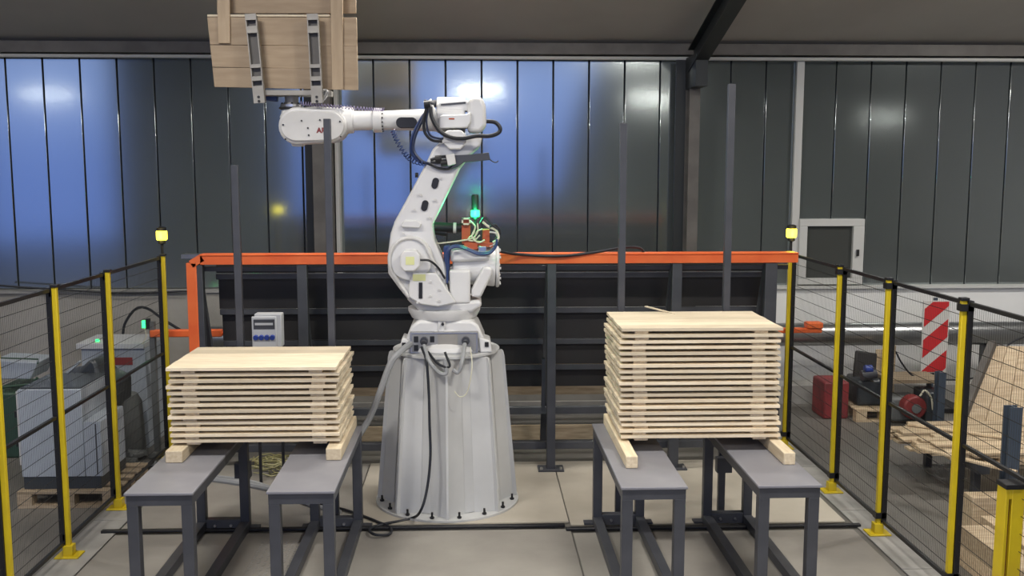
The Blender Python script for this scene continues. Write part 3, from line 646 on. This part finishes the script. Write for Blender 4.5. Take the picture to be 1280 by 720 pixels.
pbox(577, 288, 588, 304, 8.12, 8.22, 'brown', 'valve_body'); pbox(603, 287, 612, 306, 8.12, 8.24, 'brown', 'valve_body')
fr = MB()
for r_ in ((577, 272.5, 588, 274.5), (577, 279, 588, 281), (577, 272.5, 579, 281), (586.3, 272.5, 588, 281)):
    fr.prism(poly([(r_[0], r_[1]), (r_[2], r_[1]), (r_[2], r_[3]), (r_[0], r_[3])], 8.1), 8.09, 8.12)
fr.build('cream_frame', 'wirewhite', vb); pbox(577, 273, 588, 289, 8.12, 8.20, 'brown', 'valve_body')
MB().obox(at(597, 304, 8.15), (.25, .10, .035), (0, .13, 0)).build('mount_plate', 'brown', vb, bevel=.004)
pbox(580, 304, 597, 312, 8.08, 8.16, 'brown', 'valve_block'); pbox(598, 308, 608, 316, 8.08, 8.16, 'steel', 'steel_block')
a, b = at(540, 284, 8.2), at(577, 285, 8.2)
sv = MB().cyl(a, a.lerp(b, .72), .045, .042, n=20).cyl(a.lerp(b, .82), b, .04, n=20).build('black_cylinder', 'black', vb, smooth=True)
MB().cyl(a.lerp(b, .72), a.lerp(b, .82), .044, n=20).build('white_ring', 'offwhite', vb, smooth=True)
MB().cyl(a+Vector((0, 0, -.03)), a.lerp(b, .5)+Vector((0, 0, -.045)), .03, n=14).build('black_cylinder', 'black', vb, smooth=True)
for pts, r_, m in (([(541, 299), (546, 304), (560, 303), (575, 301), (590, 298), (597, 290), (597, 279)], .006, 'wirewhite'), ([(594, 282), (592, 292), (585, 299), (592, 301), (600, 294)], .006, 'wirewhite'),
                   ([(602, 276), (610, 283), (620, 288), (623, 298), (616, 303)], .010, 'wirewhite'), ([(600, 280), (606, 272), (614, 280), (622, 286)], .010, 'rubber'), ([(612, 290), (620, 292), (622, 302), (612, 308)], .007, 'offwhite'),
                   ([(588, 276), (594, 284), (590, 296), (598, 303), (606, 300)], .007, 'wirewhite'), ([(603, 286), (596, 290), (593, 300)], .006, 'wirewhite'), ([(612, 284), (620, 281), (625, 292), (618, 300)], .008, 'rubber')):
    MB().tube(smoothpath([at(a_, b_, 8.08+.03*random.random()) for a_, b_ in pts]), r_).build('hose', m, vb, smooth=True)
hs = thing('hose_bundle', at(590, 312, 8.0), 'thick dark blue hose bundle looped over the shoulder cylinder', 'hose')
for dy, r_ in ((0, .010), (.03, .009)):
    MB().tube(smoothpath([at(a_, b_+dy*60, 8.0-dy) for a_, b_ in ((559, 352), (559, 335), (558, 318), (563, 309), (573, 307), (585, 311), (598, 316), (612, 315), (620, 306), (621, 299))]), r_).build('hose', 'cableblue', hs, smooth=True)
MB().prism(poly([(554, 308), (562, 306), (563, 318), (561, 352), (556, 350)], 8.06), 8.05, 8.14).build('hose_sleeve', 'cableblue', hs, bevel=.01)
# elbow cables
cb = thing('elbow_cables', at(545, 170, 7.95), 'black and navy cables looping around the robot elbow', 'cable')
for pts, r_, m, Yc in (([(536, 133), (528, 150), (519, 170), (517, 188), (527, 201), (537, 205)], .012, 'cabledk', 7.98),
                       ([(538, 133), (525, 150), (515, 172), (514, 190), (524, 202), (540, 206)], .010, 'cableblue', 8.0),
                       ([(535, 130), (530, 148), (531, 165), (540, 175), (554, 177)], .012, 'rubber', 7.94),
                       ([(537, 132), (533, 150), (537, 168), (548, 173), (556, 173)], .009, 'cabledk', 7.95),
                       ([(538, 134), (540, 147), (549, 163), (562, 171), (578, 173), (596, 170), (612, 170), (623, 166), (625, 160), (619, 153), (608, 151.5)], .016, 'rubber', 7.86),
                       ([(536, 205), (548, 210), (560, 211), (570, 205)], .010, 'rubber', 7.95), ([(538, 200), (552, 196), (565, 196)], .012, 'rubber', 7.94), ([(538, 203), (550, 203), (566, 199)], .010, 'rubber', 7.93)):
    MB().tube(smoothpath([at(a_, b_, Yc) for a_, b_ in pts]), r_).build('cable', m, cb, smooth=True)
for a_, b_, r_ in ((534, 131, .03), (548, 199, .03), (555, 204, .028)):
    c = at(a_, b_, 7.93); MB().cyl(c+Vector((-.025, 0, 0)), c+Vector((.025, 0, .005)), r_, n=10).build('cable_clamp', 'black', cb, smooth=True)
MB().cyl(at(530, 126, 8.06), at(543, 130, 8.06), .012, n=8).cyl(at(546, 129, 8.15), at(535, 131, 8.15), .03, n=12).build('cable_clamp', 'darksteel', cb)
MB().prism(poly([(557, 194), (568, 192), (570, 205), (560, 208)], 7.9), 7.9, 7.97).build('connector_block', 'offwhite', cb, bevel=.006)
MB().prism(poly([(568, 194), (590, 193), (611, 190.5), (613, 200), (590, 202.5), (580, 203), (572, 209), (562, 212), (568, 203)], 7.94), 7.93, 7.975).build('bracket_arm', 'darksteel', cb, bevel=.004)
MB().tube(smoothpath([at(a_, b_, 7.95) for a_, b_ in ((612, 199), (616, 202), (620, 203), (623, 201))]), .005, 6).build('bracket_hook', 'darksteel', cb)
o = MB().tube(helix([at(491, 163, 8.05), at(496, 176, 8.05), at(506, 192, 8.05), at(516, 201, 8.02), at(532, 205, 7.96)], .018, 16, 8), .0045, 5).build('spiral_hose', 'cableblue', smooth=True)
tag(o, 'dark blue spiral air hose hanging below the upper arm', 'hose')
o = MB().tube(helix([at(376, 129, 8.06), at(400, 131.5, 8.06), at(430, 134, 8.1), at(460, 136.5, 8.12), at(480, 137, 8.12)], .014, 30, 8), .0035, 5).build('spiral_hose', 'purple', smooth=True)
tag(o, 'pale violet spiral air hose along the wrist top', 'hose')
o = MB().tube(smoothpath([at(525, 325, 7.82), at(537, 326, 7.84), at(548, 335, 7.9), at(556, 348, 7.96)]), .009).build('motor_cable', 'rubber', smooth=True); tag(o, 'short black cable leaving the shoulder motor cover', 'cable')
# cables in front of the pedestal
o = MB().tube(smoothpath([at(527, 434, 7.84), at(533, 452, 7.72), at(536, 490, 7.695), at(537, 530, 7.66), at(538, 570, 7.625), at(534, 610, 7.585), at(526, 638, 7.55), fl(514, 648, .03), fl(480, 655, .03), fl(462, 661, .045), fl(468, 668, .045), fl(486, 668, .03), fl(488, 660, .03), fl(474, 653, .03), fl(440, 640, .03), fl(415, 633, .03), fl(380, 625, .03)], 10), .011).build('power_cable', 'rubber', smooth=True)
tag(o, 'black cable hanging down the pedestal front to the floor', 'cable')
for pts, r_, lb, m in (([(530, 432), (537, 452), (549, 466), (558, 466), (556, 450)], .017, 'grey conduit loop left below the connector panel', 'cablegrey'), ([(581, 430), (578, 450), (573, 465), (566, 462)], .017, 'grey conduit drooping right below the connector panel', 'cablegrey'),
                       ([(588, 434), (590, 460), (584, 490), (575, 496), (568, 489)], .004, 'thin pale wire hanging on the pedestal right', 'wirewhite'), ([(535, 440), (548, 455), (562, 458), (556, 440)], .010, 'thin black cable loop under the connector panel', 'rubber')):
    o = MB().tube(smoothpath([at(a_, b_, 7.86 if i_ == 0 else 7.72-.0009*(b_-430)) for i_, (a_, b_) in enumerate(pts)], 8), r_).build('conduit', m, smooth=True); tag(o, lb, 'cable')
o = MB().tube(smoothpath([at(513, 430, 7.93), at(500, 440, 7.76), at(488, 455, 7.72), at(475, 490, 7.72), at(462, 522, 7.75), at(446, 548, 7.72), at(430, 572, 7.74), at(410, 602, 7.76), fl(385, 622, .03), fl(340, 612, .03), fl(300, 604, .03), fl(255, 598, .03)], 8), .026).build('conduit', 'cablegrey', smooth=True)
tag(o, 'thick grey conduit from robot base down to the floor left', 'cable')
o = MB().tube(smoothpath([fl(425, 640, .03), fl(380, 628, .03), fl(320, 604, .03), fl(262, 595, .03)]), .02).build('conduit', 'cablegrey', smooth=True); tag(o, 'grey conduit lying on the floor behind the left benches', 'cable')
# power box on stand
by = 8.62
A, B = at(314, 393, by), at(352, 436, by)
t = thing('power_box', (A.x+.13, by+.05, .013), 'light grey socket box with four blue sockets behind the left stack', 'socket box')
MB().box((A.x, by, B.z), (A.x+.215, by+.02, A.z-.02)).build('front', 'boxgrey', t, bevel=.008)
MB().box((A.x+.02, by+.02, B.z+.01), (B.x, by+.14, A.z)).build('enclosure', 'boxgrey', t, bevel=.008)
bx('breaker_window', (A.x+.018, by-.004, A.z-.13), (A.x+.20, by, A.z-.045), 'darksteel', t)
bx('breaker_row', (A.x+.03, by-.007, A.z-.095), (A.x+.185, by-.004, A.z-.075), 'boxgrey', t)
for i in range(4):
    x = A.x+.035+i*.048; MB().cyl((x, by, A.z-.20), (x, by-.022, A.z-.205), .022, n=14).build('socket', 'sock', t, smooth=True)
for x in (A.x+.02, B.x-.03): bx('leg', (x-.012, by+.08, .013), (x+.012, by+.10, B.z+.01), 'black', t)
# strapping heap
m = MB(); c = fl(345, 594, .02)
for k in range(16):
    r_ = .05+.10*random.random(); a0 = random.random()*6; cx, cy = c.x+random.uniform(-.12, .12), c.y+random.uniform(0, .15)
    m.tube([(cx+r_*1.3*math.cos(a0+i*.5), cy+r_*math.sin(a0+i*.5), .03+.012*k*.6+.04*abs(math.sin(i*.9+k))) for i in range(12)], .006, 5)
o = m.build('strapping_heap', 'strap', kind='stuff'); tag(o, 'tangled olive strapping on the floor behind the left benches', 'strapping')

# ================================================================ OUTSIDE THE FENCE, LEFT
def pallet(name, x0, x1, y0, y1, label, m='oldwood', cat='pallet'):
    t = thing(name, ((x0+x1)/2, (y0+y1)/2, 0), label, cat)
    for i in range(5):
        x = x0+(x1-x0-.1)*0; yy = y0+(y1-y0-.1)*i/4; bx('top_board', (x0, yy, .122), (x1, yy+.1, .144), m, t)
    for i in range(3):
        yy = y0+(y1-y0-.1)*i/2; bx('bottom_board', (x0, yy, .001), (x1, yy+.1, .022), m, t)
        for j in range(3): xx = x0+(x1-x0-.12)*j/2; bx('block', (xx, yy, .022), (xx+.12, yy+.1, .122), m, t)
    return t
a, b = fl(22, 636), fl(145, 636)
pallet('wooden_pallet', a.x, b.x, a.y, a.y+.8, 'worn wooden pallet under the grey cabinet beyond the left fence')
cy_ = a.y+.06
x0, x1 = at(28, 600, cy_).x, at(107, 600, cy_).x; x2 = at(129, 600, cy_).x
zt1, zt2, zt3 = at(60, 487, cy_).z, at(115, 527, cy_).z, .25
t = thing('machine_cabinet', ((x0+x2)/2, cy_+.3, .145), 'stepped blue-grey machine cabinet on the pallet beyond left fence', 'cabinet')
bx('plinth', (x0+.01, cy_+.01, .145), (x2-.02, cy_+.6, zt3), 'plastic', t)
bx('body', (x0, cy_, zt3), (x1, cy_+.6, zt1), 'cab', t, bevel=.006)
bx('low_body', (x1+.002, cy_, zt3), (x2, cy_+.55, zt2), 'cab', t, bevel=.006)
bx('top_sheet', (x0+.02, cy_+.02, zt1+.001), (x1-.005, cy_+.6, zt1+.014), 'plastic', t, bevel=.004)
bx('door_edge', (x1+.10, cy_-.006, zt3+.02), (x1+.108, cy_, zt2-.02), 'darksteel', t)
MB().box((x0-.02, cy_+.02, zt3+.1), (x0, cy_+.05, zt1-.02)).build('hinge_strip', 'offwhite', t)
for z in (zt1-.5, zt1-.25): bx('latch', (x0-.06, cy_+.06, z), (x0-.0, cy_+.12, z+.05), 'black', t)
c = at(118, 470, cy_+.5)
o = MB().prism(poly([(60, 487), (72, 470), (95, 466), (112, 449), (120, 452), (124, 470), (145, 480), (145, 510), (128, 512), (108, 500), (106, 487)], cy_+.62), cy_+.62, cy_+1.05).build('draped_machine', 'plastic', bevel=.04, seg=2)
o.location.z = max(o.location.z, 0); 
tag(o, 'dark sheeted machine top behind the stepped cabinet', 'machine')
bz = o.location.z
bx('lower_body', (at(100, 487, cy_+.7).x, cy_+.64, 0), (at(140, 487, cy_+.7).x, cy_+1.0, bz+.12), 'cabdk', o, bevel=.03)
MB().obox(at(118, 466, cy_+.75), (.16, .05, .14), (.3, .9, .2)).obox(at(112, 474, cy_+.76), (.22, .05, .12), (.2, -.5, .1)).obox(at(125, 476, cy_+.75), (.12, .05, .12), (.1, .3, -.3)).build('crumpled_sheet', 'plastic', o, bevel=.012)
MB().bar(at(84, 466, cy_+.7), at(100, 452, cy_+.7), .05, .02).build('pale_flap', 'cab', o)
cy2 = 9.9
t = thing('control_cabinet', (at(143, 500, cy2).x, cy2+.3, 0), 'large grey control cabinet with red nameplate beyond left fence', 'cabinet')
A, B = at(101, 436, cy2), at(188, 585, cy2)
bx('body', (A.x, cy2, 0.0), (B.x, cy2+.5, A.z), 'cab', t, bevel=.01)
A2 = at(96, 429, cy2); bx('lid', (A2.x, cy2-.03, A.z), (B.x+.0, cy2+.53, A2.z), 'boxgrey', t, bevel=.006)
A3, B3 = at(123, 447, cy2), at(166, 456, cy2); bx('nameplate', (A3.x, cy2-.006, B3.z), (B3.x, cy2, A3.z), 'reddk', t, label='plain red nameplate')
c = at(117, 428, cy2); MB().cyl((c.x, cy2+.1, c.z-.01), (c.x, cy2+.1, c.z+.012), .02, n=10).build('led', 'ledg', t, label='green indicator light')
t = thing('control_post', (at(189, 500, 9.8).x, 9.8, 0), 'slim dark control post with green light near left beacon', 'post')
q1 = at(189, 402, 9.8); bx('post', (q1.x-.02, 9.78, 0), (q1.x+.03, 9.84, q1.z), 'cabdk', t)
c = at(181, 405, 9.78); bx('lamp', (c.x-.02, 9.75, c.z-.035), (c.x+.012, 9.79, c.z+.035), 'ledg', t, label='green light'); bx('switch_box', (c.x+.012, 9.76, c.z-.05), (c.x+.045, 9.82, c.z+.05), 'black', t)
MB().tube([at(181, 410, 9.76), at(183, 420, 9.76), at(178, 430, 9.76)], .006, 5).build('wire', 'wirewhite', t)
o = MB().tube(smoothpath([at(153, 428, 10.55), at(156, 405, 10.55), at(170, 386, 10.5), at(185, 386, 10.4), at(205, 400, 10.1), at(238, 420, 10.0)]), .014).build('cable', 'rubber', smooth=True); tag(o, 'black cable arching between control post and orange upright', 'cable')
o = MB().tube(smoothpath([at(0, 357, YW-.2), at(60, 361, YW-.2), at(150, 366, YW-.2), at(236, 364, YW-.2)]), .012).build('cable', 'rubber', smooth=True); tag(o, 'thin dark cable strung along the left concrete wall', 'cable')
t = thing('crate_frame', (at(25, 480, 9.6).x, 9.7, 0), 'wire basket on green machine at the far left', 'machine')
A, B = at(-20, 492, 9.6), at(58, 560, 9.6)
bx('green_base', (A.x, 9.6, 0), (B.x, 10.3, A.z), 'greenm', t, bevel=.02)
MB().prism(poly([(-10, 450), (47, 453), (38, 474), (-5, 474)], 9.7), 9.7, 10.1).build('tray', 'cab', t, bevel=.01)
MB().tube([at(-10, 447, 9.68), at(48, 449, 9.68), at(47, 455, 9.68)], .008, 6).tube([at(-5, 485, 9.68), at(40, 480, 9.68), at(47, 472, 9.68)], .014, 6).build('rim', 'greenm', t)
# dark sack
o = MB().lathe((at(160, 560, 9.62).x, 9.62, .0), [(.12, .001), (.17, .08), (.15, .55), (.11, .63), (.04, .66)], 18).build('gas_cylinder', 'cabdk', smooth=True); tag(o, 'dull grey rounded canister beside the stepped cabinet', 'canister')
m = MB()
for k in range(9): 
    c = fl(random.uniform(160, 196), random.uniform(570, 590)); m.obox((c.x, c.y, .03+random.random()*.05), (.1+random.random()*.12, .1, .05), (random.random()*.3, random.random()*.3, random.random()*3))
tag(m.build('scrap_heap', 'cabdk', kind='stuff', bevel=.008), 'small heap of dark scrap by the left fence', 'scrap')

# ================================================================ OUTSIDE THE FENCE, RIGHT
# barrier board
yb = 11.2
A, B = at(1155, 376, yb), at(1183, 466, yb)
t = thing('barrier_board', (A.x+.12, yb, 0), 'red and white striped traffic board beyond the right fence', 'sign')
bd = bx('board', (A.x, yb, B.z), (B.x, yb+.025, A.z), 'signwhite', t, bevel=.004)
Wd, Hd = B.x-A.x, A.z-B.z; mg = .012
m = MB()
for k in range(4):
    z = B.z + mg + (k-.55)*Hd*.43; dz = Hd*.25; up = Wd*.80
    pts = [(A.x+mg, z), (B.x-mg, z+up), (B.x-mg, z+up+dz), (A.x+mg, z+dz)]
    # clip to the board height
    def clip(pl_, zc, keep_low):
        out = []
        for i in range(len(pl_)):
            p, q_ = pl_[i], pl_[(i+1) % len(pl_)]; ip = (p[1] <= zc) if keep_low else (p[1] >= zc); iq = (q_[1] <= zc) if keep_low else (q_[1] >= zc)
            if ip: out.append(p)
            if ip != iq: s_ = (zc-p[1])/(q_[1]-p[1]); out.append((p[0]+(q_[0]-p[0])*s_, zc))
        return out
    pts = clip(clip(pts, A.z-mg, True), B.z+mg, False)
    if len(pts) > 2: m.prism(pts, yb-.003, yb+.001)
m.build('red_stripes', 'red', bd)
bx('stand_post', ((A.x+B.x)/2-.02, yb+.03, .05), ((A.x+B.x)/2+.02, yb+.06, A.z+.03), 'bluegrey', t)
bx('foot', (A.x-.15, yb-.2, .001), (B.x+.15, yb+.3, .06), 'black', t, bevel=.01)
# blue-grey post
q1, q2 = fl(1178, 535), at(1178, 466, 9.6)
def ipost(name, px0, px1, py0, py1, label):
    g = fl((px0+px1)/2, py1); Y = g.y; a_, b_ = at(px0, py0, Y), at(px1, py0, Y)
    o = MB().box((a_.x, Y, .001), (b_.x, Y+.015, a_.z)).box(((a_.x+b_.x)/2-.008, Y+.015, .001), ((a_.x+b_.x)/2+.008, Y+.085, a_.z)).box((a_.x, Y+.085, .001), (b_.x, Y+.10, a_.z)).build(name, 'bluegrey')
    return tag(o, label, 'post')
ipost('steel_post', 1174, 1183, 466, 540, 'short blue-grey steel post below the striped board')
g = ipost('steel_post', 1263, 1279, 510, 652, 'blue-grey steel upright standing by the board pile at right edge')
# red compressor on pallet
a, b = fl(1070, 528), fl(1145, 528)
pallet('wooden_pallet', a.x, b.x, a.y, a.y+.7, 'low wooden pallet carrying a red toolbox near the white wall', 'cutwood')
yy = a.y+.15
A, B = at(1045, 478, yy), at(1075, 515, yy)
o = bx('red_crate', (A.x, yy, .0), (B.x, yy+.4, A.z), 'redfade', bevel=.02); tag(o, 'faded red crate on the floor beside the low pallet', 'crate'); o.location.x -= .0
# keep the crate left of the pallet
o.location.x = a.x - (B.x-A.x)/2 - .03
A, B = at(1075, 440, yy), at(1108, 505, yy)
t = thing('black_machine', ((A.x+B.x)/2, yy+.2, .145), 'black workshop machine with tilted back on the low pallet', 'machine')
bx('body', (A.x, yy, .146), (B.x+.05, yy+.4, .146+.30), 'plastic', t, bevel=.03)
MB().obox(((A.x+B.x)/2, yy+.25, .55), (.26, .05, .34), (-.25, .15, 0)).build('back', 'blackp', t, bevel=.02)
MB().cyl((A.x+.02, yy-.02, .50), (A.x+.18, yy-.02, .53), .06, n=14).build('motor', 'darksteel', t, smooth=True)
MB().cyl((A.x+.05, yy-.03, .58), (A.x+.13, yy-.03, .58), .045, n=12).build('blue_cap', 'sock', t, smooth=True)
yy = fl(1150, 535).y+.1
c = at(1145, 510, yy)
t = thing('air_compressor', (c.x, yy, 0), 'small machine with round red housing beyond the right fence', 'compressor')
MB().cyl((c.x-.05, yy-.10, .22), (c.x-.05, yy+.05, .22), .13, n=22).build('red_housing', 'reddk', t, smooth=True, bevel=.02)
MB().cyl((c.x-.05, yy-.11, .22), (c.x-.05, yy-.13, .22), .05, n=14).build('hub', 'cabdk', t, smooth=True)
bx('body', (c.x+.09, yy-.05, .05), (c.x+.30, yy+.3, .38), 'plastic', t, bevel=.02)
bx('tank', (c.x-.25, yy+.06, .03), (c.x+.08, yy+.35, .30), 'cabdk', t, bevel=.03)
bx('table_plate', (c.x-.26, yy+.1, .45), (c.x+.35, yy+.55, .49), 'oldwood', t)
for sx in (-.24, .30): bx('leg', (c.x+sx, yy+.38, .001), (c.x+sx+.04, yy+.42, .45), 'darksteel', t)
MB().tube(smoothpath([at(1150, 495, yy-.15), at(1156, 488, yy-.15), at(1164, 497, yy-.15), at(1166, 512, yy-.15)]), .010).build('wire', 'wirewhite', t)
o = MB().tube(smoothpath([at(1120, 440, 10.8), at(1128, 455, 10.8), at(1142, 470, 10.8), at(1165, 474, 10.8), at(1215, 473, 10.8), at(1240, 455, 10.8), at(1262, 430, 10.8), at(1282, 420, 10.8)]), .010).build('cable', 'rubber', smooth=True); tag(o, 'black cable sagging behind the striped board', 'cable')
A, B = at(1108, 432, 11.3), at(1118, 480, 11.3); o = MB().box((A.x, 11.3, 0), (B.x, 11.35, A.z)).build('timber_offcut', 'oldwood'); o2 = tag(o, 'upright brown timber plank near the white wall', 'plank')
for a_, b_ in ((A.x+.01, B.x-.01),): bx('plank', (a_-.10, 11.36, 0), (b_-.08, 11.39, A.z-.06), 'cutwood', o)
# leaning sheet with dark beam
lean = thing('leaning_panel', (5.6, 9.7, 0), 'large pale boarded panel leaning at the right edge', 'panel')
A_, B_, C_, D_ = at(1192, 560, 9.45), at(1283, 447, 9.45), at(1400, 447, 9.45), at(1400, 560, 9.45)
n_ = 7
for i in range(n_):
    f0, f1 = i/n_+.004, (i+1)/n_-.004
    def lp(s_, f): return s_
    p0 = A_.lerp(D_, f0); p1 = A_.lerp(D_, f1); q0_ = B_.lerp(C_, f0); q1_ = B_.lerp(C_, f1)
    off = Vector((0, .6, 0)); th = Vector((0, .03, 0))
    vs = [p0, p1, q1_+off, q0_+off]; vs += [v+th for v in vs]
    MB().add(vs, [(0,1,2,3),(7,6,5,4),(0,4,5,1),(1,5,6,2),(2,6,7,3),(3,7,4,0)]).build('board', 'cutwood', lean)
MB().bar(A_+Vector((-.06, -.03, -.02)), B_+Vector((-.04, .57, .05)), .07, .07).build('edge_beam', 'column', lean)
MB().bar(B_+Vector((.1, .66, 0)), Vector((B_.x+.1, 10.5, .001)), .06, .06).bar(C_+Vector((-.1, .66, 0)), Vector((C_.x-.1, 10.5, .001)), .06, .06).bar(A_+Vector((.1, .05, 0)), Vector((A_.x+.1, 9.6, .001)), .06, .06).build('prop', 'column', lean)
# board pile: loose boards side by side with ragged left ends
trestle = thing('trestle', (5.2, 8.6, 0), 'low dark trestle under the loose board pile beyond right fence', 'trestle')
gl = fl(1160, 600, .30)
ty = 8.25
for x in (4.25, 5.7):
    bx('beam', (x, ty-.25, .24), (x+.1, ty+.85, .32), 'darksteel', trestle); 
    for y in (ty-.15, ty+.75): bx('leg', (x+.02, y, .001), (x+.08, y+.06, .24), 'darksteel', trestle)
k = 0
for layer in range(4):
    for i in range(8):
        y = ty-.25+i*.135+random.uniform(-.01, .01); z = .322+layer*.026; xs = 3.86+random.uniform(-.12, .2)+(.0 if i > 2 else .2*(2-i))+ (layer*.03)
        L_ = 2.2+random.uniform(-.1, .3)
        o = bx('loose_board', (xs, y, z), (xs+L_, y+random.uniform(.10, .125), z+.022), 'cutwood', bevel=.002, seg=1)
        o.rotation_euler.z = random.uniform(-.012, .012)
        side = ['nearest edge', 'second row from the front', 'third row from the front', 'fourth row from the front', 'fifth row from the front', 'sixth row from the front', 'second row from the back', 'rear edge'][i]
        lay = ['bottom', 'second', 'third', 'top'][layer]
        tag(o, f'loose pine board in the {lay} layer of the right pile, {side}', 'board', 'loose boards in the right pile'); k += 1
for i, (p, q_, lb) in enumerate((((1135, 530, .437), (1255, 547, .437), 'long thin pine strip lying askew at the back of the right pile'), ((1150, 560, .437), (1270, 590, .437), 'long pine strip slanting over the front of the right pile'))):
    a_, b_ = fl(*p), fl(*q_); tag(MB().bar(a_, b_, .06, .018).build('loose_board', 'cutwood', bevel=.002, seg=1), lb, 'board')
# timber blocks
def blk(px0, px1, pyt, Y0, dep, z1, z0, label):
    a_, b_ = at(px0, pyt, Y0), at(px1, pyt, Y0)
    o = bx('timber_block', (a_.x, Y0, z0), (b_.x, Y0+dep, z1), 'cutwood', bevel=.006); return tag(o, label, 'timber block')
def wblk(x0, x1, y0, y1, z0, z1, label): return tag(bx('timber_block', (x0, y0, z0), (x1, y1, z1), 'cutwood', bevel=.006), label, 'timber block')
wblk(3.45, 3.65, 5.9, 6.70, .001, .145, 'lowest pale timber block by the right fence, at the left')
wblk(3.45, 3.65, 5.9, 6.70, .147, .29, 'short pale timber block on top of the left pair by right fence')
wblk(3.68, 4.15, 6.05, 6.86, .001, .15, 'bottom timber block of the taller pair at the lower right')
wblk(3.68, 4.15, 6.05, 6.86, .152, .30, 'top timber block of the taller pair at the lower right')
wblk(3.85, 4.4, 7.3, 7.45, .001, .28, 'upright timber piece behind the pair of taller blocks')
